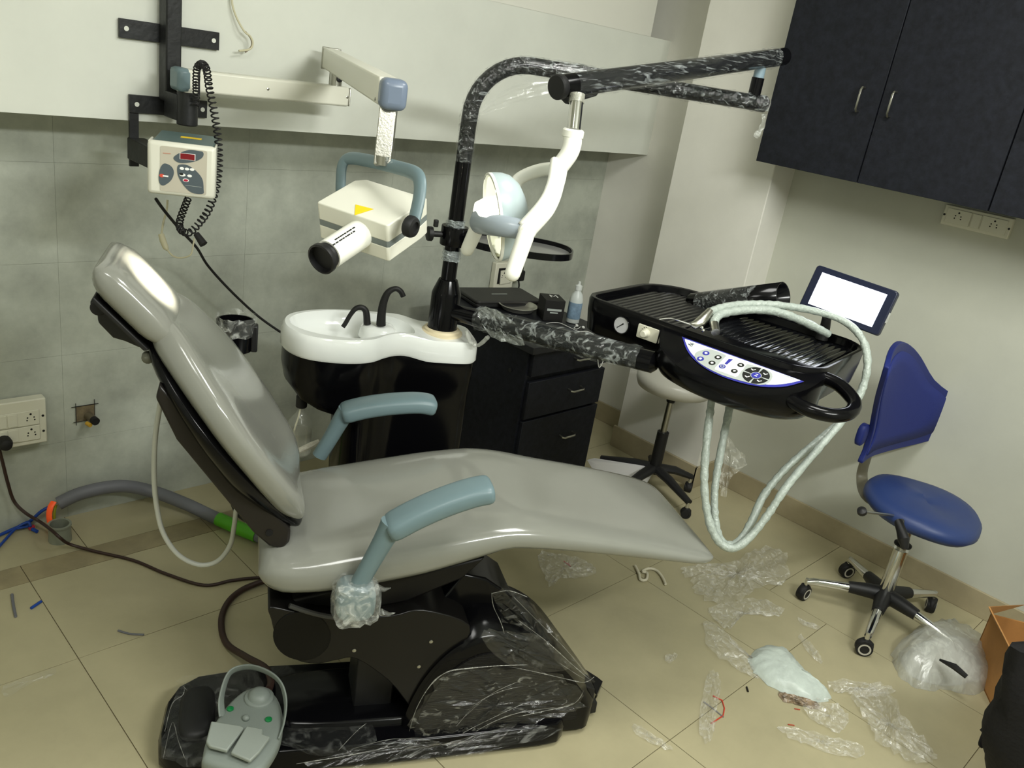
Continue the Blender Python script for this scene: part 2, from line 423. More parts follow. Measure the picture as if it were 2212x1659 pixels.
hang = [V((2.565, FY - .02, WT - .02)), V((2.575, FY - .03, WT - .09)), V((2.595, FY - .03, WT - .125)), V((2.612, FY - .03, WT - .09)), V((2.62, FY - .02, WT - .02))]
MB().tube(spline(hang, 6), .0016, 6).build('cable', WHITEP, ep)
for q in ((1246, 703), (1260, 707)):
    MB().lathe(PZ(*q, WT + .007), (0.3, -.3, 1), [(.002, -.006), (.007, -.002), (.007, .002), (.003, .005)], 12).build('earbud', WHITEP, ep)

# ------------------------------------------------------------------ sockets
def holes(p, ex, ey, n, par, s=1.0):
    for dx, dy, r in ((0, .015, .0034), (-.0095, .0035, .0024), (.0095, .0035, .0024), (-.011, -.0055, .0024), (.011, -.0055, .0024)):
        q = p + ex * (dx * s) + ey * (dy * s)
        MB().cyl(q - n * .001, q + n * .0006, r * s, seg=10).build('socket_hole', HOLE, par)
X1, Y1, Z1 = V((1, 0, 0)), V((0, 1, 0)), V((0, 0, 1))
so = thing('switch_board', 'ivory switch board with two sockets low on the grey wall', 'switch board', (.70, BY, .4))
x1 = .775
f = MB().lim(.50, x1, BY - .045, BY - .006, .322, .478).build('frame', SOCK, so, bevel=.004)
for z0 in (.339, .392):
    pl = MB().lim(.505, x1 - .022, BY - .049, BY - .045, z0, z0 + .05).build('plate', SOCK, so, bevel=.0015)
    for k in range(3):
        MB().lim(.60 + k * .031, .628 + k * .031, BY - .0515, BY - .049, z0 + .004, z0 + .046).build('rocker_switch', SOCK, pl, bevel=.001)
    holes(V((x1 - .047, BY - .049, z0 + .024)), X1, Z1, -Y1, pl)
for z0 in (.364, .418): MB().lathe((x1 - .011, BY - .045, z0), (0, -1, 0), [(.004, 0), (.004, .001), (.002, .0015)], 10).build('screw', BLACKM, so)
pg = MB().lathe((.647, BY - .049, .352), (0, -1, 0), [(.022, 0), (.022, .02), (.017, .034), (.008, .038)], 18).build('plug', BLACKR)
tag(pg, 'black round plug pushed into the left-hand switch board', 'plug')
s2 = thing('wall_socket', 'ivory framed socket with half-open cover above the laptop', 'socket', PY(1080, 592, BY))
c = PY(1079, 591, BY)
MB().box(c - Y1 * .02, .125, .03, .125, (X1, Y1, Z1)).build('frame', SOCK, s2, bevel=.004)
MB().box(c - Y1 * .036 + V((.0, 0, 0)), .085, .004, .075, (X1, Y1, Z1)).build('recess', HOLE, s2)
pl = MB().box(c - Y1 * .04 + V((.004, 0, -.004)), .07, .006, .066, ((V((1, 0, .08))).normalized(), Y1, V((-.08, 0, 1)).normalized())).build('plate', SOCK, s2, bevel=.001)
holes(c - Y1 * .043 + V((-.012, 0, 0)), X1, Z1, -Y1, pl)
ad = thing('power_adapter', 'black plug adapter hanging from the socket above the laptop', 'adapter', PY(1122, 600, BY - .07))
cc = PY(1121, 594, BY - .06)
MB().box(cc, .04, .045, .05, (X1, Y1, Z1)).build('body', BLACKR, ad, bevel=.006)
MB().box(cc + V((0, .0, .034)), .026, .03, .03, (X1, Y1, Z1)).build('plug_neck', BLACKR, ad, bevel=.006)
MB().tube(spline([cc + V((0, 0, -.02)), cc + V((.002, -.01, -.06)), cc + V((-.01, .01, -.105))], 5), .004, 8).build('cable', BLACKR, ad)
s3 = thing('socket_strip', 'grey-ivory double socket on the wall below the cupboard', 'socket', PX(2115, 475, RX))
c = PX(2113, 478, RX); ey_ = -Y1
MB().box(c + V((-.012, 0, .0)), .024, .235, .072, (X1, Y1, Z1)).build('frame', SOCK, s3, bevel=.003)
for dy in (-.062, .062):
    pl = MB().box(c + V((-.026, dy, 0)), .004, .085, .052, (X1, Y1, Z1)).build('plate', SOCK, s3, bevel=.001)
    holes(c + V((-.028, dy, 0)), ey_, Z1, -X1, pl)
for dy in (-.112, .112): MB().lathe(c + V((-.024, dy, 0)), (-1, 0, 0), [(.004, 0), (.004, .001), (.002, .0015)], 10).build('screw', BLACKM, s3)
for dz in (0,): MB().box(c + V((-.026, 0, 0)), .004, .03, .05, (X1, Y1, Z1)).build('switch', SOCK, s3, bevel=.001)

# capped pipe stub in its cut-out
ps = thing('pipe_stub', 'capped yellow-tipped pipe stub in a square wall cut-out', 'pipe', PY(190, 905, BY))
c = PY(184, 892, BY - .006)
cut = mat('brown_cut_out', (110, 98, 74), .8, vary=.2, vscale=40)
MB().box(c, .058, .003, .056, (X1, Y1, Z1)).build('cut_out', cut, ps)
for a, b, wd, ht in ((0, .028, .085, .0015), (0, -.028, .075, .0012), (-.029, 0, .0012, .08), (.03, .0, .0012, .09)):
    MB().box(c + V((a, -.001, b)), wd, .003, ht, (X1, Y1, Z1)).build('scored_line', HOLE, ps)
MB().cyl(c + V((.008, 0, -.01)), c + V((.016, -.04, -.014)), .013).build('pipe', mat('dull_pipe', (92, 84, 66), .5), ps)
MB().cyl(c + V((.014, -.034, -.013)), c + V((.017, -.05, -.015)), .0135).build('cap', BLACKR, ps)
MB().cyl(c + V((-.006, -.03, -.024)), c + V((-.0, -.048, -.026)), .007).build('tap_tip', mat('ochre_plastic', (190, 150, 50), .4), ps)
# ================================================================== dental chair
chair = thing('dental_chair', 'light grey vinyl dental chair on a black lifting base', 'dental chair', CH(.45, 1.78, 0))
CC = 1.855
UP = V((0, 0, 1))
def ease(d, r):
    if d >= r: return 1.0
    d = max(d, 0); return math.sqrt(max(0.0, 1 - (1 - d / r) ** 2))
# --- seat cushion with leg rest, lofted head to foot
ZT = [(.06, .612), (.14, .612), (.2, .63), (.35, .660), (.5, .684), (.6, .694), (.7, .690), (.81, .669), (.96, .642), (1.09, .612), (1.17, .590), (1.23, .575)]
ZB = [(.06, .475), (.2, .479), (.31, .495), (.42, .52), (.55, .562), (.63, .592), (.76, .578), (.89, .565), (1.02, .55), (1.16, .536), (1.23, .530)]
HW = [(.06, .225), (.2, .238), (.45, .242), (.6, .232), (.8, .222), (1.0, .222), (1.22, .222)]
DIP = [(.06, .02), (.2, .03), (.4, .03), (.6, .012), (.8, .02), (1.0, .016), (1.2, .004)]
def seat_ring(a, seg=44):
    e0 = ease(a - .055, .06); e1 = ease(1.222 - a, .05); ew = ease(1.224 - a, .10); e0w = ease(a - .053, .09)
    zt, zb = sinterp(ZT, a), sinterp(ZB, a, .02); zm = (zt + zb) / 2; ht = (zt - zb) / 2 * min(e0, e1)
    hw = sinterp(HW, a) * (.78 + .22 * min(ew, e0w)); dip = sinterp(DIP, a) * min(e0, e1)
    out = []
    for k in range(seg):
        t = 2 * math.pi * k / seg; c, s = math.cos(t), math.sin(t)
        x = math.copysign(abs(c) ** .62, c); z = math.copysign(abs(s) ** .8, s)
        zz_ = zm + ht * z - (dip * (1 - x * x) ** 1.3 if z > 0 else 0)
        out.append(CH(a, CC + hw * x, zz_))
    return out
sa = [.0552, .057, .061, .067, .076, .09, .11] + [.13 + .03 * i for i in range(35)] + [1.17, 1.185, 1.2, 1.21, 1.216, 1.2205, 1.2218]
MB().rings([seat_ring(a) for a in sa]).build('seat_cushion', VINYL, chair, smooth=180)
# --- backrest
BU = V((-.616, 0, .788)); BW = V((.788, 0, .616))
def BK(s, n, w):
    p = V((.118, 0, .690)) + BU * s + BW * w
    return CH(p.x, n, p.z)
BH = [(0, .175), (.06, .20), (.14, .222), (.24, .232), (.32, .215), (.40, .175), (.47, .13), (.53, .09)]
def back_ring(s, seg=40):
    e = min(ease(s + .035, .07), ease(.505 - s, .075)); hw = sinterp(BH, s, .025) * (.86 + .14 * e)
    out = []
    for k in range(seg):
        t = 2 * math.pi * k / seg; c, si = math.cos(t), math.sin(t)
        x = math.copysign(abs(c) ** .62, c); z = math.copysign(abs(si) ** .85, si)
        w = interp([(0, .006), (.15, .018), (.3, .025)], s) + .046 * e * z
        if z > 0: w += e * (-.022 * (1 - x * x) + .010 * abs(x) ** 3)
        out.append(BK(s, CC + hw * x, w))
    return out
bs = [-.0345, -.032, -.027, -.018, -.005] + [.01 + .02 * i for i in range(22)] + [.45, .465, .48, .492, .500, .5035, .5048]
back = MB().rings([back_ring(s) for s in bs]).build('backrest_cushion', VINYL, chair, smooth=180)
def shell_ring(s, seg=36):
    e = min(ease(s + .065, .08), ease(.465 - s, .10)); hw = (sinterp(BH, max(s, .0), .025) - .018) * (.70 + .3 * e)
    out = []
    for k in range(seg):
        t = 2 * math.pi * k / seg; c, si = math.cos(t), math.sin(t)
        x = math.copysign(abs(c) ** .7, c); z = math.copysign(abs(si) ** .9, si)
        w = (-.018 + .014 * z) if z > 0 else (-.018 + (.034 + .03 * max(0, (.25 - abs(s - .12)) / .25)) * e * z)
        out.append(BK(s, CC + hw * x, w))
    return out
MB().rings([shell_ring(s) for s in [-.0645, -.061, -.054, -.042, -.025] + [-.01 + .03 * i for i in range(14)] + [.41, .43, .447, .458, .4635]]).build('backrest_shell', BLACKG, chair, smooth=60)
pl_ = [(-.045, -.03), (-.07, -.05), (-.075, -.075), (-.05, -.092), (.0, -.098), (.28, -.086), (.38, -.06), (.40, -.035)]
MB().prism([BK(s, 1.70, w) for s, w in pl_], CN * .31).build('backrest_plate', mat('brown_black_plate', (34, 31, 28), .3, spec=.3), chair, bevel=.006)
MB().cyl(BK(-.02, 1.697, -.07), BK(-.02, 1.702, -.07), .008, seg=14).build('pivot_hole', HOLE, chair)
# --- headrest
HU = V((-.69, 0, .724)); HWv = V((.724, 0, .69))
def HD(s, n, w):
    p = V((-.206, 0, 1.131)) + HU * s + HWv * w
    return CH(p.x, n, p.z)
def head_ring(s, seg=36):
    e = ease(.102 - abs(s), .055); hw = .122 * (.82 + .18 * e)
    out = []
    for k in range(seg):
        t = 2 * math.pi * k / seg; c, si = math.cos(t), math.sin(t)
        x = math.copysign(abs(c) ** .66, c); z = math.copysign(abs(si) ** .72, si)
        w = .045 * e * z - (.016 * (1 - x * x) * e if z > 0 else 0)
        out.append(HD(s, CC - .01 + hw * x, w))
    return out
hs = [x * .91 for x in [-.1118, -.110, -.106, -.098, -.086, -.07, -.05, -.025, 0, .025, .05, .07, .086, .098, .106, .110, .1118]]
head = MB().rings([head_ring(s) for s in hs]).build('headrest_cushion', VINYL, chair, smooth=180)
MB().prism([HD(s, 1.745, w) for s, w in ((-.085, -.044), (.062, -.044), (.058, -.054), (-.08, -.054))], CN * .205).build('headrest_plate', BLACKM, chair, bevel=.003)
MB().prism([HD(s, 1.79, w) for s, w in ((.052, -.05), (.054, -.072), (.036, -.084), (.026, -.08), (.012, -.092), (-.03, -.094), (-.05, -.082), (-.08, -.07), (-.08, -.05))], CN * .11).build('headrest_bracket', BLACKM, chair, bevel=.006)
MB().cyl(HD(.034, 1.785, -.068), HD(.034, 1.92, -.068), .016).build('tilt_knob', BLACKR, chair, bevel=.003)
MB().tube([HD(-.07, 1.82, -.062), BK(.47, 1.82, -.035), BK(.30, 1.82, -.035)], .009, 10, flat=(1.6, .7)).build('headrest_bar', CHROME, chair)
MB().tube([HD(-.07, 1.89, -.062), BK(.47, 1.89, -.035), BK(.30, 1.89, -.035)], .009, 10, flat=(1.6, .7)).build('headrest_bar', CHROME, chair)
MB().lathe(HD(-.10, 1.79, -.066), CN, [(.004, -.03), (.012, -.024), (.013, -.012), (.006, 0)], 14).build('lock_knob', mat('olive_grey_plastic', (92, 92, 80), .4), chair)

# --- armrests: pad, post and knuckle each side
def armrest(n, pad_px, post_px, joint_px, wrapped):
    post = MB().tube(spline([PN(x, y, n) for x, y in post_px], 5), [.0195 + .008 * (i / 15) ** 2.5 for i in range(16)], 14, flat=(1, 1.15)).build('armrest_post', BLUEG, chair)
    pts = spline([PN(x, y, n) for x, y in pad_px], 6); rs = []
    L = len(pts)
    for i, p in enumerate(pts):
        t = (pts[min(i + 1, L - 1)] - pts[max(i - 1, 0)]).normalized()
        e = min(ease(i / (L - 1) + .02, .12), ease(1.02 - i / (L - 1), .12))
        upn = CN.cross(t) * -1
        if upn.z < 0: upn = -upn
        rs.append(superring(p, CN, upn, .041 * (.6 + .4 * e), .024 * (.45 + .55 * e), 3.2, 24))
    MB().rings(rs).build('armrest_pad', BLUEG, chair, smooth=180)
    if joint_px:
        c = PN(*joint_px, n)
        k = MB().rings([superring(c + CN * d, CA, UP, .044 * e, .046 * e, 3.2, 24) for d, e in ((-.026, .84), (-.022, .96), (-.012, 1), (.02, 1), (.035, .95))]).build('armrest_knuckle', BLUEG, chair, smooth=60)
        return c
jc = armrest(1.585, ((838, 1143), (900, 1110), (960, 1084), (1020, 1064), (1062, 1056)), ((775, 1262), (800, 1218), (830, 1165), (850, 1130)), (768, 1294), True)
armrest(2.150, ((738, 893), (790, 880), (850, 872), (905, 870), (938, 876)), ((690, 985), (715, 945), (738, 905), (750, 890)), None, False)
jr = []
for d, e in ((-.036, .8), (-.030, 1.05), (-.01, 1.14), (.015, 1.12), (.034, 1.0)):
    jr.append([p + V((random.uniform(-.004, .004), random.uniform(-.004, .004), random.uniform(-.004, .004))) for p in superring(jc + CN * d + UP * -.002, CA, UP, .048 * e, .050 * e, 3.0, 26)])
MB().rings(jr).build('plastic_wrap', film('knuckle_wrap', .10, .45, 40, (1, 1, 1), p0=.45, p1=.7), chair, flat=True)
for q, s in (((822, 1322), 1), ((812, 1268), 1)):
    p = PN(*q, 1.575); MB().tube([p, p + CA * (.02 * s) + UP * -.008, p + CA * (.034 * s) + UP * -.004], [.008, .005, .001], 6).build('wrap_tail', FILM, chair, flat=True)
# --- under-seat tray and hinge
us = [PN(x, y, 1.70) for x, y in ((625, 1300), (660, 1316), (760, 1322), (880, 1300), (1000, 1250), (1050, 1205), (900, 1240), (700, 1280))]
MB().prism(us, CN * .33).build('seat_pan', mat('black_seat_pan', (18, 17, 16), .45, spec=.25), chair, bevel=.006)
ra = []
for i in range(15):
    t = i / 14; ra.append(PN(625 + 145 * t, 1308 + 26 * math.sin(t * math.pi * .62), 1.655))
MB().tube(ra, .006, 8).build('trim_lip', mat('dark_trim', (52, 52, 50), .3), chair)
# --- lifting arm side plate
arm_px = ((582, 1312), (640, 1322), (700, 1330), (770, 1333), (850, 1330), (915, 1318), (1015, 1352), (985, 1420), (935, 1500), (925, 1580), (880, 1520), (838, 1470), (770, 1424), (730, 1426), (690, 1434), (650, 1430), (618, 1412), (596, 1376), (586, 1340))
MB().prism([PN(p.x, p.y, 1.66) for p in spline([V(q + (0,)) for q in arm_px], 4, True)], CN * .25).build('lift_arm', mat('satin_black_plate', (17, 16, 15), .25, spec=.3), chair, bevel=.003)
MB().prism([PN(652 + 62 * math.cos(t) - 8 * math.sin(t), 1372 + 52 * math.sin(t) + 8 * math.cos(t), 1.662) for t in [2 * math.pi * k / 36 for k in range(36)]], -CN * .004).build('pivot_disc', mat('black_pivot_disc', (9, 9, 9), .3, spec=.2), chair, bevel=.0015)
for q in ((765, 1405), (931, 1386), (905, 1440)):
    p = PN(*q, 1.66); MB().lathe(p, -CN, [(.005, 0), (.005, .0015), (.0025, .003)], 12).build('screw', STEEL, chair)
up_px = ((905, 1316), (960, 1290), (1000, 1240), (1050, 1250), (1110, 1290), (1060, 1380), (1010, 1352))
MB().prism([PN(x, y, 1.74) for x, y in up_px], CN * .16).build('lift_link', BLACKG, chair, bevel=.006)
# --- foot cover: lofted arch, low on the near side, tall behind
nearp = ((866, 1596), (880, 1540), (915, 1475), (965, 1420), (1020, 1386), (1070, 1376), (1130, 1388), (1200, 1430), (1255, 1490), (1278, 1530))
farp = ((905, 1500), (930, 1420), (970, 1340), (1000, 1275), (1030, 1242), (1090, 1254), (1150, 1290), (1205, 1360), (1262, 1440), (1290, 1490))
A0 = [PN(x, y, 1.645) for x, y in nearp]; A1 = [PN(x, y, 1.84) for x, y in farp]
def arch(ps, dn, sc=1.0):
    c = V((sum(p.x for p in ps) / len(ps), sum(p.y for p in ps) / len(ps), 0))
    q = [p.copy() for p in spline(ps, 4)]
    q = [CH(c.dot(CA) + (p.dot(CA) - c.dot(CA)) * sc, p.dot(CN) + dn, p.z * sc) for p in q]
    e = q[-1]; b = q[0]
    return q + [V((e.x, e.y, .02)), V((b.x, b.y, .02))]
cov = MB().rings([arch(A0, .0, .95), arch(A0, .008, 1.0), arch([lerp(a, b, .5) + UP * .012 for a, b in zip(A0, A1)], 0), arch(A1, -.02, 1.0), arch(A1, .0, .97), arch(A1, .07, .82)]).build('foot_cover', BLACKG, chair, smooth=50)
rib = mat('fine_ribbed_black', (17, 16, 15), .45, spec=.25, bump=.5, bscale=30, stretch=(.4, .4, 14))
inner = [p - CN * .006 for p in arch(A0, .0, .86)]
MB().prism([V((p.x, p.y, max(p.z, .06))) for p in inner], CN * .008).build('ribbed_panel', rib, chair)
# --- base plate and feet
fl = []
for a, n in ((-.155, 1.70), (-.15, 1.66), (-.12, 1.625), (-.06, 1.605), (.4, 1.598), (.80, 1.606), (.852, 1.612), (.874, 1.632), (.876, 1.68), (.86, 1.73), (.86, 1.92), (.08, 1.925), (-.08, 1.90), (-.125, 1.865), (-.148, 1.81)):
    fl.append((a, n))
MB().rings([[CH(a, n, .012) for a, n in fl], [CH(a, n, .05) for a, n in fl], [CH(.36 + (a - .36) * .985, 1.76 + (n - 1.76) * .95, .072) for a, n in fl]]).build('base_plate', BLACKG, chair, smooth=50, bevel=.004)
for a, n in ((.972, 1.735),):
    MB().prism([CH(a + da, n - .03, z) for da, z in ((-.10, .03), (-.10, .10), (-.02, .115), (.012, .10), (.016, .055), (.03, .05), (.032, .012), (-.02, .006), (-.03, .03))], CN * .06).build('levelling_foot', BLACKM, chair, bevel=.004)
for a, n in ((-.08, 1.70), (-.08, 1.85), (.80, 1.70)):
    MB().cyl(CH(a, n, 0), CH(a, n, .014), .02).build('rubber_foot', BLACKR, chair)
# raised plinth and hydraulic block seen between plate and arm
MB().rings([superring(CH(.42, 1.77, z), CA, CN, .34 - k, .11 - k * .5, 4, 28) for z, k in ((.07, 0), (.085, .01), (.092, .03))]).build('base_hump', BLACKG, chair, smooth=50)
MB().box(CH(.36, 1.78, .16), .10, .12, .16, (CA, CN, UP)).build('hydraulic_block', BLACKM, chair, bevel=.004)
MB().rings([superring(CH(-.07, 1.755, z), CA, CN, .045 - k, .09 - k, 3, 24) for z, k in ((.07, 0), (.082, .002), (.09, .012))]).build('end_hump', BLACKM, chair, smooth=50)
# --- loose stretch film over the base and cover
WR = film('base_wrap', .02, .22, 26, (1, 1, 1), tint=(190, 192, 186), p0=.55, p1=.8)
def wrap(pxs, n, amp=.012, per=4, rings=5, m=WR, lift=.006):
    s_ = sheet([PN(x, y, n) for x, y in pxs], rings, per, amp, lift, -CN)
    return s_.build('plastic_wrap', m, chair, flat=True)
STREAK = film('streaky_wrap', .01, .36, 60, (.12, 1, 1), rot=(0, rad(25), rad(28)), tint=(205, 206, 198), p0=.58, p1=.78)
wrap(((1060, 1272), (1120, 1276), (1180, 1330), (1230, 1400), (1280, 1460), (1276, 1475), (1230, 1468), (1120, 1440), (1095, 1420), (1085, 1350)), 1.70, .02, m=STREAK)
wrap(((880, 1560), (920, 1500), (960, 1450), (1050, 1436), (1130, 1440), (1230, 1462), (1262, 1510), (1230, 1536), (1120, 1560), (1000, 1610), (930, 1625)), 1.63, .012, m=STREAK)
wrap(((1040, 1360), (1072, 1356), (1170, 1372), (1230, 1440), (1120, 1440), (1060, 1405)), 1.60, .008)
def wrapz(pxs, z, m=WR, amp=.006):
    return sheet([PZ(x, y, z) for x, y in pxs], 5, 4, amp, .002).build('plastic_wrap', m, chair, flat=True)
wrapz(((352, 1640), (360, 1560), (380, 1490), (402, 1466), (520, 1445), (640, 1445), (760, 1500), (800, 1600), (700, 1640), (560, 1600), (470, 1655)), .076)
wrapz(((640, 1655), (760, 1625), (850, 1600), (930, 1600), (1010, 1615), (1100, 1570), (1195, 1570), (1200, 1590), (980, 1640), (800, 1659)), .08, STREAK)
CREASE = film('white_crease', .15, .6, 80, tint=(214, 214, 206))
def crease(pts, r=.0014):
    q = spline(pts, 4); k = len(q)
    MB().tube(q, [max(.0002, .5 * r * random.uniform(.4, 1.6) * math.sin(math.pi * (i + .5) / k) ** .5) for i in range(k)], 6).build('film_crease', CREASE, chair, flat=True)
for n_c, r_c, pts in (
    (1.618, .0026, ((884, 1580), (900, 1530), (930, 1480), (965, 1452), (1010, 1444), (1080, 1438), (1140, 1436))),
    (1.618, .0022, ((940, 1622), (1000, 1596), (1060, 1562), (1120, 1540), (1200, 1528))),
    (1.616, .0016, ((950, 1612), (1010, 1578), (1070, 1548), (1130, 1520))),
    (1.616, .0014, ((985, 1570), (1030, 1520), (1080, 1494), (1130, 1482))),
    (1.616, .0014, ((1000, 1552), (1060, 1500), (1130, 1468))),
    (1.616, .0018, ((1120, 1548), (1180, 1535), (1240, 1520), (1262, 1490))),
    (1.66, .0016, ((1062, 1280), (1066, 1310), (1084, 1350), (1096, 1400), (1098, 1440))),
    (1.66, .0018, ((1062, 1282), (1100, 1276), (1140, 1290))),
    (1.66, .0014, ((1110, 1290), (1160, 1340), (1220, 1400), (1272, 1462))),
    (1.66, .0016, ((1120, 1340), (1180, 1385), (1230, 1430), (1276, 1470))),
    (1.66, .0012, ((1095, 1365), (1160, 1400), (1220, 1440), (1270, 1472))),
    (1.63, .0020, ((1100, 1440), (1160, 1452), (1220, 1466), (1262, 1474), (1284, 1462)))):
    crease([PN(x, y, n_c) for x, y in pts], r_c)
for z_c, r_c, pts in ((.084, .0016, ((640, 1650), (740, 1634), (850, 1612))), (.084, .0014, ((730, 1622), (770, 1580), (792, 1562))), (.084, .0012, ((760, 1618), (850, 1596), (930, 1600))), (.084, .0012, ((600, 1545), (640, 1540), (680, 1536))), (.085, .0016, ((392, 1478), (420, 1510), (452, 1560))), (.083, .0016, ((356, 1580), (372, 1520), (396, 1500), (398, 1474))), (.083, .0014, ((352, 1640), (372, 1560), (385, 1600), (400, 1640)))):
    crease([PZ(x, y, z_c) for x, y in pts], r_c)
# suction cup holder wrapped in film, on a bent rod behind the backrest
ch_ = thing('cup_holder', 'black film-wrapped cup holder behind the backrest', 'cup holder', CH(-.02, 2.24, .86))
cp = PN(508, 722, 2.26)
MB().lathe(cp - UP * .045, UP, [(.04, 0), (.046, .004), (.05, .085), (.046, .085), (.042, .01)], 26).build('cup', BLACKG, ch_)
MB().box(cp + RGT * .052 - UP * .01, .018, .03, .075, (CA, CN, UP)).build('clip', BLACKM, ch_, bevel=.004)
MB().tube(spline([cp - UP * .03 - CA * .04, cp - UP * .09 - CA * .05, CH(.02, 2.12, .74), CH(.06, 2.02, .66)], 6), .008, 10).build('rod', BLACKM, ch_)
rr = [[p + V((random.uniform(-.003, .003),) * 3) for p in superring(cp + UP * (h - .045), CA, CN, r, r, 2, 26)] for r, h in ((.052, .05), (.055, .07), (.054, .088), (.052, .1))]
MB().rings(rr, False).build('plastic_wrap', FILM, ch_, flat=True)
# ================================================================== spittoon unit
POLE = V((1.674, 1.885, 0))
cu = thing('spittoon_unit', 'black pedestal spittoon with white basin beside the chair', 'spittoon', CH(.42, 2.43, 0))
def basin_outline(grow=0.0, seg=72):
    """bowl oval on the left, straight deck to the right carrying the pole"""
    pts = []
    base = [(.108, 2.45), (.118, 2.385), (.16, 2.325), (.225, 2.298), (.30, 2.294), (.36, 2.312), (.405, 2.352), (.45, 2.38), (.52, 2.386), (.64, 2.386), (.682, 2.392), (.703, 2.415), (.706, 2.47), (.70, 2.545), (.66, 2.575), (.55, 2.585), (.44, 2.596), (.34, 2.602), (.24, 2.59), (.165, 2.555), (.122, 2.51)]
    c = V((.40, 2.46, 0))
    for p in spline([V((a, n, 0)) for a, n in base], 5, True):
        d = (p - c); pts.append(p + d.normalized() * grow)
    return pts
def bo_(z, g): return [CH(p.x, p.y, z) for p in basin_outline(g)]
rim_z, deck_z = .888, .872
def zrim(p, z):   # bowl rim stands a little higher than the deck
    t = min(1, max(0, (p.x - .46) / .10)); return z - .018 * t * t * (3 - 2 * t)
def ringz(z, g, k=1.0): return [CH(p.x, p.y, zrim(p, z)) for p in basin_outline(g)]
bas = MB().rings([ringz(.818, -.004), ringz(.826, .002), ringz(.866, 0), ringz(.882, -.004), ringz(.888, -.010)], cap=False)
n_ = len(basin_outline())
bowl = [V((.318 + .185 * math.cos(t) * (1 + .02), 2.452 + .128 * math.sin(t), 0)) for t in [2 * math.pi * k / 60 for k in range(60)]]
o = bas.build('basin_rim', PORC, cu, smooth=60)
# top deck with the bowl sunk into it
outl = [CH(p.x, p.y, zrim(p, .888)) for p in basin_outline(-.010)]
bm = bmesh.new()
vo = [bm.verts.new(p) for p in outl]; eo = [bm.edges.new((vo[i], vo[(i + 1) % len(vo)])) for i in range(len(vo))]
NEAR = [(.10, 2.46), (.118, 2.385), (.16, 2.325), (.225, 2.298), (.30, 2.294), (.36, 2.312), (.405, 2.352), (.45, 2.38), (.52, 2.386), (.56, 2.39)]
bpts = []
for k in range(48):
    t = 2 * math.pi * k / 48; a_ = .318 + .188 * math.cos(t); n0 = 2.450 + .130 * math.sin(t)
    bpts.append(V((a_, max(n0, sinterp(NEAR, a_, .02) + .022) if n0 < 2.45 else n0, 0)))
vb = [bm.verts.new(CH(p.x, p.y, zrim(p, .8885))) for p in bpts]; eb = [bm.edges.new((vb[i], vb[(i + 1) % 48])) for i in range(48)]
bmesh.ops.triangle_fill(bm, use_beauty=True, edges=eo + eb)
me_v = [v.co.copy() for v in bm.verts]; bm.verts.index_update(); me_f = [tuple(v.index for v in f.verts) for f in bm.faces]; bm.free()
dk = MB(); dk.add(me_v, me_f); dk.build('basin_deck', PORC, cu, smooth=60)
rs = []
for sc, dz in ((1, 0), (.985, -.006), (.95, -.02), (.88, -.038), (.75, -.052), (.5, -.062), (.22, -.066), (.06, -.072)):
    rs.append([CH(.312 + (p.x - .312) * sc, 2.460 + (p.y - 2.460) * sc, zrim(V((.312 + (p.x - .312) * sc, 0, 0)), .8885) + dz) for p in bpts])
MB().rings(rs, cap=False).build('bowl', PORC, cu, smooth=180)
MB().rings([superring(CH(.40, 2.49, .842 + h), CA, CN, .055 * k, .05 * k, 2.4, 24) for h, k in ((0, 1.1), (.022, 1), (.034, .85), (.037, .5))]).build('tap_boss', PORC, cu, smooth=60)
# black body: shoulder under the basin, narrowing to the pedestal
def body_ring(z, t, x0=.0):
    out = []
    for p in basin_outline(-.004):
        a = p.x; n = p.y
        ax = .46 + (a - .46) * (1 - .0 * t); lo = .108 + x0
        a2 = max(a, lo + (a - .108) * .35) if a < .45 else a
        out.append(CH(lerp(a, a2, min(1, t)), n + (.02 * t if n < 2.45 else 0), z))
    return out
MB().rings([ringz(.818, -.005), body_ring(.77, .1, .006), body_ring(.72, .6, .02), body_ring(.68, 1, .045), body_ring(.655, 1, .085), body_ring(.64, 1, .13), body_ring(.62, 1, .165), body_ring(.30, 1, .175), body_ring(.06, 1, .175)]).build('pedestal', BLACKG, cu, smooth=60)
MB().rings([superring(CH(.44, 2.47, z), CA, CN, .24, .12, 4, 28) for z in (0, .07)]).build('plinth', BLACKM, cu)
# two black spouts
def px_tube(name, pts, n, r, par, m, per=7, seg=12): return MB().tube(spline([PN(x, y, n) for x, y in pts], per), r, seg).build(name, m, par)
sp = [PN(x, y, 2.485) for x, y in ((793, 700), (792, 682), (789, 670), (780, 664), (768, 667), (757, 680), (747, 697), (741, 706))]
MB().tube(spline(sp, 6), [.0115 - .0045 * min(1, i / 30) for i in range(43)], 12).build('bowl_rinse_spout', BLACKM, cu)
cf = [PN(x, y, 2.47) for x, y in ((823, 702), (824, 680), (828, 655), (836, 635), (846, 626), (857, 624), (866, 630), (871, 640))]
MB().tube(spline(cf, 6), [.0150 - .0065 * min(1, i / 26) for i in range(43)], 12).build('cup_filler_spout', BLACKM, cu)
cc_ = CH(.597, 2.475, .873); POLE = V((cc_.x, cc_.y, 0))
MB().lathe(cc_ - UP * .003, UP, [(.066, 0), (.066, .006), (.058, .010), (.056, .016), (.047, .018), (.047, .0)], 36).build('collar', BEIGEP, cu)
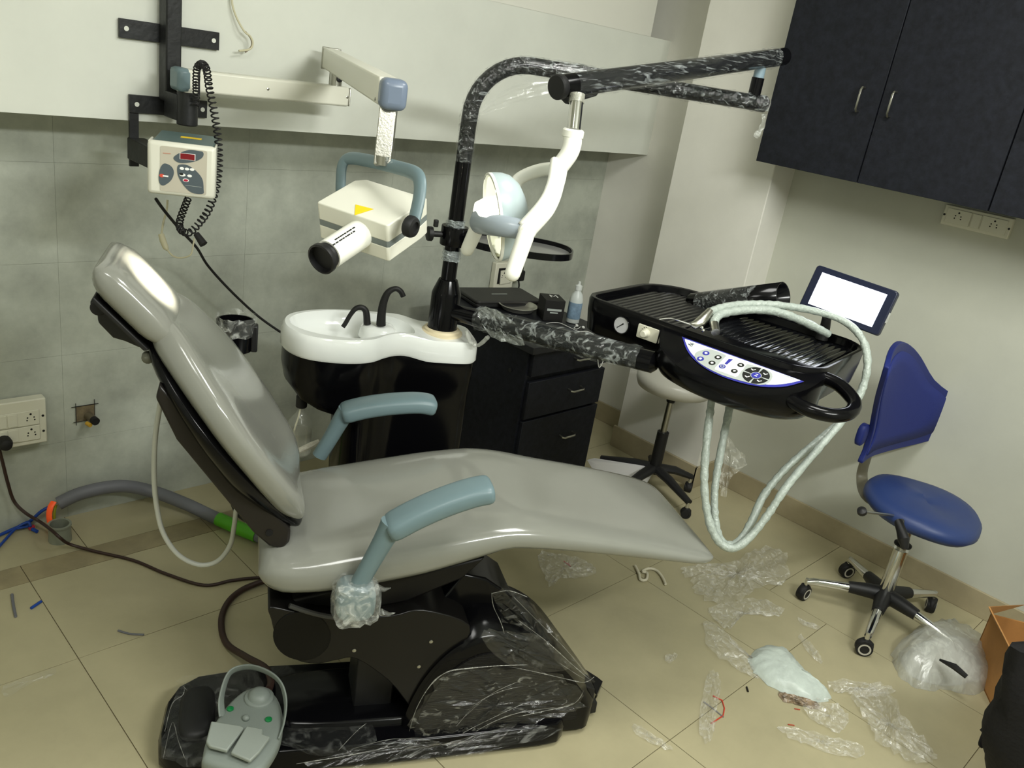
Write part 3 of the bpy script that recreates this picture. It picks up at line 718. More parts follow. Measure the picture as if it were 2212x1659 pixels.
# clear bottle hanging under the shoulder
wbt = thing('water_bottle', 'clear water bottle hanging under the spittoon shoulder', 'bottle', PN(650, 975, 2.40))
wt = PN(652, 862, 2.40)
MB().cyl(wt + UP * .012, wt - UP * .026, .017).build('cap', BLACKM, wbt, bevel=.003)
glass = film('clear_bottle_plastic', .14, .30, 12, tint=(206, 208, 196))
MB().lathe(wt - UP * .026, -UP, [(.012, 0), (.013, .016), (.018, .024), (.034, .044), (.038, .06), (.038, .15), (.03, .158)], 26).build('body', glass, wbt)
MB().lathe(wt - UP * .104, -UP, [(.0365, 0), (.0365, .07), (.028, .078)], 26).build('water', film('pale_water', .38, .5, 8, tint=(150, 150, 130)), wbt)
MB().tube(spline([wt - UP * .02, wt - UP * .06 - CA * .006, wt - UP * .11 - CA * .016, wt - UP * .17 - CA * .012], 5), .0028, 8).build('dip_tube', mat('ivory_tube', (226, 222, 196), .4), wbt)
sh = [PN(x, y, 2.22) for x, y in ((632, 985), (650, 972), (672, 962), (690, 952))]
tag(MB().tube(sh, [.004, .009, .010, .006], 8).build('wrapped_handpiece', film('handpiece_wrap', .55, .9, 60, tint=(206, 202, 186))), 'short film-wrapped handpiece lying beyond the seat', 'handpiece')

# ================================================================== pole with lamp arms
def polez(y):
    lo, hi = .5, 2.2
    for _ in range(40):
        mid = (lo + hi) / 2
        if proj(POLE + UP * mid)[1] > y: lo = mid
        else: hi = mid
    return lo
zs1, zs2 = polez(634), polez(606)
po = thing('lamp_pole', 'tall black bent pole rising from the spittoon deck', 'pole', V((POLE.x, POLE.y, .885)))
MB().lathe(POLE + UP * .885, UP, [(.046, 0), (.046, zs1 - .885), (.043, zs1 - .875), (.031, zs2 - .885), (.029, zs2 - .88)], 32).build('pole_sleeve', BLACKG, po, bevel=.001)
arm_end = PD(1645, 231, 2.62); ad_ = V((arm_end.x - POLE.x, arm_end.y - POLE.y, 0)); alen = ad_.length; ad_.normalize()
ZA = 1.690
pts = [POLE + UP * .92, POLE + UP * 1.25, POLE + UP * 1.40, POLE + UP * 1.50]
R_ = .16
for k in range(1, 11):
    t = rad(90 * k / 10); pts.append(POLE + ad_ * (R_ - R_ * math.cos(t)) + UP * (ZA - R_ + R_ * math.sin(t)))
pts += [POLE + ad_ * .35 + UP * ZA, POLE + ad_ * .6 + UP * ZA, POLE + ad_ * alen + UP * ZA]
MB().tube(pts, .0235, 20).build('pole_tube', BLACKG, po)
AE = POLE + ad_ * alen + UP * ZA
MB().lathe(AE, ad_, [(.0235, -.02), (.0245, -.018), (.0245, .008), (.02, .014)], 20).build('end_cap', BLACKM, po)
wp_ = [POLE + UP * 1.40, POLE + UP * 1.46] + pts[3:15] + [POLE + ad_ * (R_ + (alen - R_) * t) + UP * ZA for t in (.1, .2, .3, .4, .5, .6, .7, .8, .9, .98, 1.02)]
WRAPT = film('tube_wrap', .02, .5, 90, (.10, 1, 1), rot=(rad(12), rad(10), rad(34)), tint=(205, 212, 212), p0=.54, p1=.74)
def wraptube(path, r, par, m=WRAPT, j=.0022, per=5, seg=16):
    q = spline(path, per); mb = MB().tube(q, [r + random.uniform(-j * .4, j) for _ in q], seg, cap=False)
    mb.v = [v + V((random.uniform(-j, j), random.uniform(-j, j), random.uniform(-j, j))) * .6 for v in mb.v]
    return mb.build('plastic_wrap', m, par, flat=True)
wraptube(wp_, .0268, po)
web = MB(); a_ = POLE + UP * 1.53 + ad_ * .02; b_ = POLE + UP * (ZA - .03) + ad_ * .30
g = 6
vs = []
for i in range(g + 1):
    for j in range(g + 1):
        t = i / g; s = j / g
        ang = rad(90 * t); arc = POLE + ad_ * (R_ - (R_ - .02) * math.cos(ang)) + UP * (ZA - R_ + (R_ - .02) * math.sin(ang)) + ad_ * (.10 * t)
        ch2 = a_.lerp(b_, t)
        vs.append(arc.lerp(ch2, s) + CN * random.uniform(-.004, .004))
web.add(vs, [(i * (g + 1) + j, i * (g + 1) + j + 1, (i + 1) * (g + 1) + j + 1, (i + 1) * (g + 1) + j) for i in range(g) for j in range(g)])
web.build('film_web', film('thin_film_web', .03, .18, 18), po, flat=True)
# joint and spring arm that comes forward
J = AE - ad_ * .035
MB().cyl(J, J + UP * .072, .019).build('joint_post', BLACKG, po)
MB().cyl(J + UP * .072, J + UP * .102, .0165).build('joint_sleeve', mat('blue_grey_sleeve', (120, 140, 150), .35), po)
S0 = J + UP * .125; S1 = PD(1205, 188, 1.98)
sd = (S1 - S0).normalized()
MB().tube([S0 - sd * .13, S0 - sd * .125, S1 - sd * .004, S1], [.024, .0265, .0275, .026], 24).build('spring_arm', BLACKG, po)
MB().lathe(S1, sd, [(.0275, -.012), (.029, -.01), (.029, .004), (.026, .007)], 24).build('end_cap', BLACKM, po)
wraptube([S0 - sd * .07, S0, S0.lerp(S1, .3), S0.lerp(S1, .6), S1 - sd * .045], .0305, po, j=.003, per=8)
MB().prism([S1 + q for q in (-sd * .02 - UP * .024, -sd * .16 - UP * .024, -sd * .15 - UP * .034, -sd * .05 - UP * .044)], sd.cross(UP).normalized() * .012).build('arm_fin', BLACKM, po)
dr = S0 + UP * -.03
MB().tube(spline([J + ad_ * .05 + UP * -.03, J + ad_ * .055 + UP * -.06, J + ad_ * .04 + UP * -.10], 5), [.010 * random.uniform(.5, 1.2) for _ in range(11)], 6).build('hanging_film', FILM, po, flat=True)
# clamp and oval instrument tray on the pole
zc = polez(508)
tr = thing('oval_tray', 'oval black-rimmed glass tray clamped to the pole', 'tray', POLE + UP * zc)
MB().lathe(POLE + UP * (zc - .03), UP, [(.024, 0), (.040, 0), (.041, .003), (.041, .055), (.040, .058), (.024, .058)], 28).build('clamp_ring', BLACKG, tr)
td = (PZ(1225, 545, zc) - POLE); td.z = 0; td.normalize(); tn = V((-td.y, td.x, 0))
kd = (-td * .7 - tn * .7).normalized() ; kd = (PZ(935, 505, zc) - POLE); kd.z = 0; kd.normalize()
MB().cyl(POLE + kd * .035 + UP * zc, POLE + kd * .075 + UP * zc, .009).build('clamp_screw', BLACKM, tr)
MB().lathe(POLE + kd * .068 + UP * zc, kd, [(.014, 0), (.022, .003), (.022, .016), (.014, .019)], 10).build('clamp_knob', BLACKM, tr)
MB().box(POLE + kd * .062 + UP * (zc + .032), .014, .012, .022, (kd, kd.cross(UP), UP)).build('clamp_lever', BLACKM, tr, bevel=.003)
oc = POLE + td * .20
def oval(hx, hy, z, seg=48): return superring(oc + UP * z, td, tn, hx, hy, 2.5, seg)
hx_, hy_ = .165, .115
MB().rings([oval(hx_, hy_, zc - .012), oval(hx_, hy_, zc + .008), oval(hx_ - .005, hy_ - .005, zc + .008), oval(hx_ - .005, hy_ - .005, zc - .012)], cap=False, closed=True).build('rim', BLACKG, tr)
MB().rings([oval(hx_ - .006, hy_ - .006, zc - .010), oval(hx_ - .006, hy_ - .006, zc - .005)]).build('glass_plate', mat('grey_glass_plate', (120, 120, 118), .15), tr)
for z0, z1 in ((polez(498), polez(474)), (polez(562), polez(538))):
    wraptube([POLE + UP * z0, POLE + UP * (z0 + z1) / 2, POLE + UP * z1], .0275, tr, film('thick_wrap', .35, .7, 60, tint=(196, 206, 206)), .003)

# ================================================================== operating lamp
LC = PD(1092, 470, 2.0)
HT = HD(0, CC, .05)
la = (HT - LC).normalized()
lb = V((la.y, -la.x, 0)).normalized()
if lb.dot(FWD) > 0: lb = -lb
lu = lb.cross(la);  lu = lu if lu.z > 0 else -lu
lamp = thing('operating_lamp', 'white dental operating lamp with two handles over the chair', 'lamp', LC - UP * .15)
NK = PD(1238, 286, 1.985)
MB().cyl(PD(1247, 205, 1.985), NK + UP * .005, .0165).build('chrome_stem', CHROME, lamp)
MB().cyl(PD(1247, 204, 1.985), PD(1245, 222, 1.985), .0185).build('taped_top', film('tape_wrap', .4, .8, 60, tint=(190, 190, 176)), lamp)
MB().lathe(NK - UP * .012, UP, [(.023, 0), (.026, .002), (.026, .016), (.022, .02)], 26).build('neck_collar', LAMPW, lamp)
Q = PD(1206, 364, 1.99)
MB().tube(spline([NK - UP * .01, PD(1236, 312, 1.985), PD(1228, 334, 1.985), Q], 6), [.0225 - .0012 * i / 18 for i in range(19)], 20).build('neck', LAMPW, lamp)
BL = .118
bar0, bar1 = LC + lb * -BL, LC + lb * BL           # far end, near end
def ribbon(pts, w, t, nrm, name):
    q = spline(pts, 7); rs = []
    for i, p in enumerate(q):
        tg = (q[min(i + 1, len(q) - 1)] - q[max(i - 1, 0)]).normalized(); s = tg.cross(nrm).normalized(); nn = s.cross(tg)
        rs.append(superring(p, s, nn, w, t, 3, 18))
    return MB().rings(rs).build(name, LAMPW, lamp, smooth=180)
top = Q
ribbon([top + UP * .012, PD(1203, 384, 1.96), PD(1194, 418, 1.92), PD(1176, 452, 1.89), bar1 + lb * .012], .024, .011, lb, 'fork_arm')
ribbon([top, PD(1165, 368, 2.04), PD(1120, 388, 2.08), PD(1098, 425, 2.09), bar0 - lb * .012], .016, .009, lb, 'fork_arm')
# reflector dish: open to the front, closed dome behind
RY, RB = .104, .060
def dish(k, d): return superring(LC + la * d + lu * .004, lu, lb, RY * k, RB * k, 2.1, 40)
ds = [(1.0, .030), (1.02, .024), (.98, .0), (.9, -.018), (.72, -.036), (.45, -.048), (.12, -.054)]
MB().rings([dish(k, d) for k, d in ds], cap=False).build('reflector_shell', LAMPG, lamp, smooth=180)
mir = mat('mirror_reflector', (225, 226, 216), .10, 1.0)
MB().rings([dish(k * .97, d + .004) for k, d in ds], cap=False).build('mirror', mir, lamp, smooth=30)
MB().rings([dish(1.02, .026), dish(1.02, .033), dish(.975, .033), dish(.975, .026)], cap=False, closed=True).build('reflector_rim', LAMPW, lamp, smooth=60)
# bulb guard bar across the front with grey sleeve
MB().tube([bar0 - lb * .01, LC + lb * -.04 + la * .045 , LC + la * .06, LC + lb * .04 + la * .045, bar1 + lb * .01], [.022, .026, .03, .026, .022], 22, flat=(1.0, 1.0)).build('bulb_housing', mat('pale_slate_plastic', (150, 160, 168), .25), lamp, smooth=180)
MB().rings([superring(LC + la * d + lu * .020, lu, lb, .032 * k, .055 * k, 2.3, 26) for d, k in ((.0, 1), (.04, .98), (.062, .8), (.072, .4))]).build('bulb_cover', mat('lit_white_cover', (250, 250, 236), .3, emit=1.2), lamp, smooth=180)
for e, s, px in ((bar1 + lb * .022, 1, (1102, 606)), (bar0 - lb * .018, -1, (1004, 552))):
    MB().lathe(e - lb * s * .014, lb * s, [(.02, 0), (.021, .002), (.021, .018), (.016, .024)], 22).build('pivot_cap', LAMPW, lamp)
    tipd = (e - CAM).dot(FWD); tip = PD(px[0], px[1], tipd - .03 * s)
    q = [e.lerp(tip, t) for t in (0, .02, .1, .3, .6, .86, .93, .975, .995, 1)]
    MB().tube(q, [.012, .0165, .0195, .0190, .0182, .0174, .0155, .0105, .005, .001], 18).build('handle', LAMPW, lamp, smooth=180)
sl = bpy.data.lights.new('lamp_beam', 'SPOT'); sl.energy = 260; sl.spot_size = rad(13); sl.spot_blend = .5; sl.shadow_soft_size = .02; sl.color = (1, .93, .78)
so_ = bpy.data.objects.new('lamp_beam', sl); COL.objects.link(so_); so_.parent = lamp
bp1 = LC + la * .12
so_.location = bp1 - wloc(lamp); so_.rotation_euler = (HT - bp1).to_track_quat('-Z', 'Y').to_euler()
# ================================================================== instrument tray console
TE1 = V((.122, -.9925, 0)); TE2 = V((.9925, .122, 0)); TZ = 1.085
def TR(a, b, z): return TE1 * a + TE2 * b + V((0, 0, z))
ty = thing('instrument_console', 'black dental instrument console with ribbed trays and handle', 'instrument console', TR(-.95, 2.3, .95))
f0, b0, l0, r0 = 2.085, 2.55, -1.305, -.585
def tray_outline(g=0.0):
    pts = []
    cx, cy = (l0 + r0) / 2, (f0 + b0) / 2; w, h = r0 - l0 + 2 * g, b0 - f0 + 2 * g
    base = []
    for (sx, sy, r, a0) in ((1, 1, .09, 0), (-1, 1, .16, 90), (-1, -1, .06, 180), (1, -1, .10, 270)):
        rr_ = max(.01, r + g); x = cx + sx * (w / 2 - rr_); y = cy + sy * (h / 2 - rr_)
        for k in range(8):
            t = rad(a0 + 90 * k / 7); base.append(V((x + rr_ * math.cos(t), y + rr_ * math.sin(t), 0)))
    return base
def tring(z, g): return [TR(p.x, p.y, z) for p in tray_outline(g)]
MB().rings([tring(.972, -.03), tring(.985, -.008), tring(1.04, .0), tring(1.075, .002), tring(1.086, -.002), tring(1.088, -.008), tring(1.084, -.016), tring(1.066, -.020), tring(1.064, -.03)]).build('body', BLACKG, ty, smooth=50)
# ribs across the two tray wells
rib1 = mat('satin_black_rib', (34, 34, 32), .28); rib2 = mat('gloss_black_rib', (16, 17, 20), .1, coat=.5)
cx, cy = (l0 + r0) / 2, (f0 + b0) / 2
def in_span(a, g=-.03):
    ps = [(p.x, p.y) for p in tray_outline(g)]; ys_ = []
    for (x0, y0), (x1, y1) in zip(ps, ps[1:] + ps[:1]):
        if (x0 - a) * (x1 - a) < 0: ys_.append(y0 + (y1 - y0) * (a - x0) / (x1 - x0))
    return (min(ys_), max(ys_)) if len(ys_) >= 2 else None
nr = 34
for i in range(nr):
    a = l0 + .04 + (r0 - l0 - .08) * (i + .5) / nr; sp_ = in_span(a)
    if not sp_ or abs(a - (-.985)) < .018: continue
    MB().tube([TR(a, sp_[0] + .004, 1.0645), TR(a, sp_[0] + .02, 1.0665), TR(a, sp_[1] - .03, 1.0665), TR(a, sp_[1] - .006, 1.0645)], .0096, 8, flat=(1, .4)).build('rib', rib1 if a < -.985 else rib2, ty)
sp_ = in_span(-.985)
MB().box(TR(-.985, (sp_[0] + sp_[1]) / 2, 1.07), .02, sp_[1] - sp_[0], .018, (TE1, TE2, UP)).build('divider', BLACKG, ty, bevel=.004)
# front lobe with sloping key panel
def lobe(k, z, n=26, shrink=1.0):
    out = []
    for i in range(n + 1):
        t = math.pi * i / n
        out.append(TR(-.795 - .228 * shrink * math.cos(t), f0 + .03 - (.03 + .135 * k) * max(0.0, math.sin(t)) ** .8, z))
    out.append(TR(-.795 + .2 * shrink, f0 + .09, z)); out.append(TR(-.795 - .2 * shrink, f0 + .09, z))
    return out
def lobe_top(k, n=26):
    o = lobe(k, 0, n); res = []
    for p in o:
        b = p.dot(TE2); d = max(0, f0 + .01 - b); res.append(V((p.x, p.y, 1.078 - .42 * d)))
    return res
MB().rings([lobe(.72, .955, shrink=.84), lobe(.88, .965, shrink=.92), lobe(1.0, .99), lobe(1.04, 1.005)] + [lobe_top(1.02), lobe_top(.95)]).build('front_lobe', BLACKG, ty, smooth=50)
# left block front: gauge and knob
PF = TR(-1.2, f0 - .002, 1.03); NF = -TE2
def onf(x, y, lift=0.0): return PP(x, y, PF, NF) + NF * lift
gz = mat('silver_dial', (196, 196, 198), .3)
g = onf(1343, 702)
MB().lathe(g, NF, [(.026, -.004), (.027, .004), (.025, .006), (.0235, .003)], 30).build('gauge_bezel', BLACKG, ty)
dial = MB().lathe(g, NF, [(.0235, 0), (.0235, .0035)], 30).build('gauge_dial', gz, ty)
nd = (onf(1330, 710) - onf(1348, 700)).normalized()
MB().box(g + NF * .0042 + nd * .004, .024, .0022, .0006, (nd, NF.cross(nd), NF)).build('needle', BLACKP, dial)
MB().box(g + NF * .0042 - nd * .006, .008, .004, .0006, (nd, NF.cross(nd), NF)).build('needle', BLACKP, dial)
kp = onf(1400, 720)
pl = MB().prism([kp + TE1 * x + UP * y for x, y in rrect(.068, .040, .004)], NF * .004).build('speed_plate', SOCK, ty, bevel=.001)
MB().lathe(kp + NF * .003 - TE1 * .004, NF, [(.0125, 0), (.0125, .004), (.0105, .005), (.0100, .02), (.008, .022)], 22).build('speed_knob', SOCK, pl)
for k in range(9):
    t = rad(200 - k * 25); q = kp + NF * .0043 - TE1 * (.004 - .0165 * math.cos(t)) + UP * (.0165 * math.sin(t))
    if k < 5: MB().box(q, .003, .0016, .0005, (TE1, UP, NF)).build('scale_mark', BLACKP, pl)
# key panel sticker on the sloping lobe
p0 = TR(-.795, f0 + .01, 1.0785); ps_ = (V((0, 0, 0)) - TE2 - UP * .42).normalized(); PNm = TE1.cross(ps_); PNm = PNm if PNm.z > 0 else -PNm
def onp(x, y, lift=.0008): return PP(x, y, p0, PNm) + PNm * lift
def poly(name, pts, m, lift, par, th=.0005):
    q = [onp(x, y, lift) for x, y in pts]
    return MB().prism(q, PNm * th).build(name, m, par, flat=True)
stick = [(1473, 728)] + [tuple(p[:2]) for p in spline([V((1475, 733, 0)), V((1483, 756, 0)), V((1500, 778, 0)), V((1530, 800, 0)), V((1570, 818, 0)), V((1615, 831, 0)), V((1660, 837, 0)), V((1700, 835, 0)), V((1737, 825, 0))], 3)]
key = poly('key_panel', stick, NAVY, .001, ty)
cxs, cys = 1600, 782
inner_ = [(1479, 733)] + [tuple(p[:2]) for p in spline([V((1480, 738, 0)), V((1489, 758, 0)), V((1504, 775, 0)), V((1533, 796, 0)), V((1572, 813, 0)), V((1616, 826, 0)), V((1660, 832, 0)), V((1698, 830, 0)), V((1729, 823, 0))], 3)]
poly('panel_face', inner_, WHITEP, .0017, key)
greyz = [tuple(p[:2]) for p in spline([V(q + (0,)) for q in ((1500, 770), (1505, 762), (1520, 757), (1538, 757), (1566, 768), (1568, 776), (1560, 790), (1590, 805), (1605, 800), (1614, 788), (1640, 796), (1662, 803), (1669, 815), (1660, 829), (1640, 833), (1600, 824), (1560, 812), (1525, 795), (1507, 782))], 2, True)]
poly('panel_grey', greyz, GREYP, .0023, key)
poly('panel_window', [(1568, 772), (1612, 786), (1594, 814), (1588, 816), (1544, 800), (1545, 796)], WHITEP, .0029, key)
def disc(name, x, y, rp, m, lift, par=key, n=14):
    c = onp(x, y, 0); s = (onp(x + rp, y + rp * .3, 0) - c).length
    ex_ = TE1; ey_2 = PNm.cross(ex_)
    q = [c + ex_ * s * math.cos(2 * math.pi * k / n) + ey_2 * s * math.sin(2 * math.pi * k / n) + PNm * lift for k in range(n)]
    return MB().prism(q, PNm * .0005).build(name, m, par, flat=True)
for x, y, m_ in ((1525, 765, NAVY), (1513, 777, NAVY), (1551, 774, BLACKP), (1538, 786, BLACKP)):
    b_ = disc('button', x, y, 7, m_, .003)
    disc('button_mark', x, y, 3.4, WHITEP, .0036, b_, 5)
disc('button', 1560, 794, 7, NAVY, .0035); disc('button_mark', 1560, 794, 4.5, GREYP, .0042); disc('button_mark', 1560, 794, 2.5, NAVY, .0048)
poly('level_bar', [(1574, 778), (1583, 779), (1570, 790), (1565, 788)], NAVY, .0035, key)
for x, y, fl_ in ((1600, 791, 1), (1586, 804, -1)):
    b_ = disc('button', x, y, 7, BLACKP, .0035)
    c = onp(x, y, 0); e2_ = PNm.cross(TE1); s = .0042
    MB().prism([c + TE1 * -s - e2_ * s * .6 * fl_ + PNm * .0041, c + TE1 * s - e2_ * s * .6 * fl_ + PNm * .0041, c + e2_ * s * fl_ + PNm * .0041], PNm * .0005).build('arrow_mark', WHITEP, b_, flat=True)
kc = onp(1633, 813, 0); ks = (onp(1661, 821, 0) - kc).length; e2_ = PNm.cross(TE1)
for k in range(4):
    ar = [rad(45 + 90 * k - 40 + 80 * j / 7) for j in range(8)]
    q = [kc + (TE1 * math.cos(t) + e2_ * math.sin(t)) * ks for t in ar] + [kc + (TE1 * math.cos(t) + e2_ * math.sin(t)) * ks * .42 for t in reversed(ar)]
    b_ = MB().prism([p + PNm * .003 for p in q], PNm * .0005).build('direction_key', BLACKP, key, flat=True)
    t = rad(45 + 90 * k); c = kc + (TE1 * math.cos(t) + e2_ * math.sin(t)) * ks * .7
    MB().prism([c + TE1 * x * ks + e2_ * y * ks + PNm * .0037 for x, y in ((-.18, -.02), (.02, -.12), (.18, .1), (.14, .14), (.02, -.02), (-.15, .06))], PNm * .0004).build('seat_mark', WHITEP, b_, flat=True)
MB().prism([kc + (TE1 * math.cos(t) + e2_ * math.sin(t)) * ks * .36 + PNm * .003 for t in [2 * math.pi * k / 18 for k in range(18)]], PNm * .0005).build('centre_key', NAVY, key, flat=True)
text_mesh('key_symbol', 'Z', .014, kc + PNm * .0037, TE1, e2_, WHITEP, key, 0)
text_mesh('brand_print', 'Confident', .0075, onp(1703, 816, .0028), TE1, e2_, DKGREY, key, 0)
lg = onp(1493, 746, .0028)
for x0, y0, x1_, y1_ in ((-.006, .006, .004, .0), (-.006, -.004, .006, .006), (0, .006, .006, .004), (-.008, .0, .004, -.007), (.004, .0, .006, -.007)):
    a0, a1 = V((x0, y0, 0)), V((x1_, y1_, 0)); d = (a1 - a0).normalized(); nn = V((-d.y, d.x, 0)) * .0008
    MB().prism([lg + TE1 * p.x + e2_ * p.y for p in (a0 + nn, a1 + nn, a1 - nn, a0 - nn)], PNm * .0004).build('logo_stroke', DKGREY, key, flat=True)
# right-hand grab handle
hp = [TR(-.665, f0 - .03, 1.03), TR(-.61, f0 - .065, 1.022), TR(-.55, f0 - .075, 1.018), TR(-.50, f0 - .05, 1.018), TR(-.478, f0 + .0, 1.024), TR(-.49, f0 + .05, 1.038), TR(-.545, f0 + .085, 1.055), TR(-.60, f0 + .085, 1.06)]
MB().tube(spline(hp, 6), .0178, 16).build('grab_handle', BLACKG, ty)
# swing arm from the pole sleeve to the console
SA0 = V((POLE.x, POLE.y, .945)); SA1 = PD(1420, 785, 2.33)
dvec = (SA1 - SA0).normalized()
MB().tube([SA0 + dvec * .03, SA0 + dvec * .2, SA1 - dvec * .012, SA1], [.0235, .031, .031, .02], 22).build('swing_arm', BLACKG, ty)
wraptube([SA0 + dvec * .125, SA0 + dvec * .2, SA0.lerp(SA1, .5), SA0.lerp(SA1, .75), SA1 - dvec * .05], .035, ty, film('arm_wrap', .03, .6, 42, (.10, 1, 1), rot=(rad(20), rad(12), rad(30)), tint=(205, 212, 210), p0=.52, p1=.72), .004, 7)
rag = sheet([SA0 + dvec * .11 + UP * .04, SA0 + dvec * .17 + UP * .048, SA0 + dvec * .24 + UP * .022, SA0 + dvec * .28 - UP * .035, SA0 + dvec * .2 - UP * .042, SA0 + dvec * .14 - UP * .02], 4, 4, .016, .03, -CN)
rag.build('torn_wrap', film('torn_film', .3, .85, 40, tint=(196, 202, 196)), ty, flat=True)
rag2 = MB().tube(spline([SA0 + dvec * .16 - UP * .04 - CN * .03, SA0 + dvec * .13 - UP * .075 - CN * .03, SA0 + dvec * .10 - UP * .072 - CN * .03, SA0 + dvec * .08 - UP * .04 - CN * .03], 5), [.006 * random.uniform(.7, 1.5) for _ in range(16)], 6)
rag2.build('wrap_tail', FILMB, ty, flat=True)
MB().cyl(SA1 - dvec * .04, V(((SA1 - dvec * .04).x, (SA1 - dvec * .04).y, .98)), .026).build('console_post', BLACKG, ty)
# wide hollow spar behind the console
h0, h1 = PD(1585, 652, 2.62), PD(1692, 640, 2.50); hv = (h1 - h0).normalized()
MB().tube([h0 - hv * .15, h1], .041, 26, cap=False).build('hollow_spar', BLACKG, ty, thick=.004)
wraptube([h0 - hv * .12, h0, h0.lerp(h1, .55)], .044, ty, WRAPT, .002, 4)
# handpieces in the front rest with their hoses
h1p = [PD(1424, 690, 2.25), PD(1450, 688, 2.26), PD(1492, 700, 2.28)]
syr = MB().tube(spline(h1p, 5), .0022, 8).build('syringe_tip', CHROME, ty)
MB().tube([PD(1492, 700, 2.28), PD(1500, 702, 2.285), PD(1512, 697, 2.29), PD(1524, 684, 2.30), PD(1534, 672, 2.31)], [.004, .012, .016, .014, .011], 14).build('syringe_body', STEEL, ty)
for q in ((1516, 708), (1519, 714)): MB().lathe(PD(q[0], q[1], 2.275), UP, [(.003, -.004), (.006, 0), (.003, .005)], 10).build('syringe_button', CHROME, ty)
def hose(pts, r=.0125, nm='hose'):
    q = spline([PD(x, y, d) for x, y, d in pts], 8)
    return MB().tube(q, [r + random.uniform(-.0012, .0016) for _ in q], 12).build(nm, HOSE, ty)
hose(((1530, 676, 2.31), (1560, 664, 2.33), (1610, 657, 2.36), (1680, 659, 2.38), (1760, 672, 2.40), (1825, 695, 2.40), (1862, 732, 2.38), (1874, 780, 2.36), (1866, 830, 2.36), (1846, 872, 2.36), (1815, 915, 2.34), (1760, 978, 2.31), (1700, 1050, 2.28), (1660, 1110, 2.27), (1620, 1160, 2.26), (1585, 1184, 2.25), (1555, 1172, 2.25), (1533, 1130, 2.25), (1522, 1060, 2.25), (1524, 980, 2.26), (1534, 890, 2.28), (1540, 845, 2.29)), .0105)
MB().cyl(PD(1546, 718, 2.26), PD(1543, 700, 2.285), .012).build('coupling', STEEL, ty)
hose(((1543, 702, 2.285), (1545, 690, 2.30), (1560, 678, 2.32), (1610, 670, 2.35), (1670, 672, 2.37), (1730, 692, 2.40), (1790, 722, 2.44)), .0115)
hose(((1580, 850, 2.33), (1573, 896, 2.32), (1556, 980, 2.30), (1544, 1060, 2.28), (1546, 1130, 2.27), (1562, 1172, 2.27), (1592, 1172, 2.28), (1622, 1130, 2.30), (1650, 1070, 2.32), (1700, 1010, 2.34), (1770, 950, 2.36), (1822, 905, 2.38)), .0105)
wr_ = sheet([PD(x, y, 2.32) for x, y in ((1556, 930), (1580, 955), (1612, 990), (1600, 1015), (1575, 1035), (1568, 1070), (1552, 1060), (1550, 1000))], 4, 4, .02, 0, -FWD)
wr_.build('hanging_film', FILMF, ty, flat=True)

# ------------------------------------------------------------------ monitor
mo0 = PD(1840, 650, 2.42); mn = (-TE2 * .95 + UP * .28 + TE1 * -.1).normalized()
mo = thing('monitor', 'small black tablet monitor glowing white behind the console', 'monitor', mo0 - UP * .1)
def onm(x, y, l=0.0): return PP(x, y, mo0, mn) + mn * l
oc4 = [onm(*q) for q in ((1768, 574), (1944, 629), (1893, 727), (1722, 658))]
c_ = sum(oc4, V((0, 0, 0))) / 4
mx = ((oc4[1] - oc4[0]) + (oc4[2] - oc4[3])).normalized(); my = mn.cross(mx).normalized()
wM = ((oc4[1] - oc4[0]).length + (oc4[2] - oc4[3]).length) / 2; hM = ((oc4[0] - oc4[3]).dot(my) + (oc4[1] - oc4[2]).dot(my)) / 2
hM = abs(hM)
MB().prism([c_ + mx * x + my * y - mn * .02 for x, y in rrect(wM, hM, .01)], mn * .02).build('case', mat('navy_black_bezel', (22, 28, 50), .3), mo, bevel=.003)
MB().box(c_ + mn * .0008, wM * .80, hM * .74, .001, (mx, my, mn)).build('screen', mat('lit_screen', (240, 244, 255), .3, emit=3.0), mo)
pb = c_ - my * (hM / 2) - mx * .035
MB().tube([pb - mn * .012, pb - mn * .02 - UP * .03, V((pb.x, pb.y, 1.08)) - mn * .02], [.013, .015, .018], 12).build('stand_neck', BLACKM, mo)
MB().box(c_ + mx * (wM / 2 + .001) - mn * .01 - my * .01, .004, .03, .008, (mx, my, mn)).build('cable_plug', FILMB, mo)

# ================================================================== wall x-ray unit
xr = thing('xray_unit', 'cream wall-mounted x-ray arm with boxy head and cone', 'x-ray unit', (1.06, LY, 1.38))
YB = LY
# bracket: vertical square tube, flat cross bars, lower plate, hinge
MB().lim(1.046, 1.090, YB - .062, YB - .012, 1.44, 2.4).build('bracket_tube', IRON, xr, bevel=.004)
def strap(x0, x1, z0, z1, slope=0.0):
    o = MB().lim(x0, x1, YB - .014, YB - .004, z0, z1).build('bracket_bar', IRON, xr, bevel=.001)
    return o
b1 = strap(.940, 1.222, 1.592, 1.641); b2 = strap(.965, 1.19, 1.398, 1.447)
MB().lim(.965, .99, YB - .0135, YB - .0045, 1.25, 1.397).build('bracket_bar', IRON, xr)
for x, z in ((.958, 1.617), (1.205, 1.617)): MB().cyl((x, YB - .0145, z), (x, YB - .0135, z), .0065, seg=14).build('bolt_hole', WHITE_WALL, b1)
for x, z in ((.985, 1.422), (1.176, 1.422)): MB().cyl((x, YB - .0145, z), (x, YB - .0135, z), .0065, seg=14).build('bolt_hole', WHITE_WALL, b2)
LYc = 2.385
MB().cyl((1.075, LYc, 1.39), (1.075, LYc, 1.485), .028).build('hinge_barrel', IRON, xr, bevel=.003)
MB().lim(1.045, 1.1, LYc, YB - .05, 1.40, 1.47).build('hinge_block', IRON, xr, bevel=.003)
MB().cyl((1.075, LYc, 1.48), (1.075, LYc, 1.492), .03).build('hinge_cap', CREAM, xr)
zl = 1.511
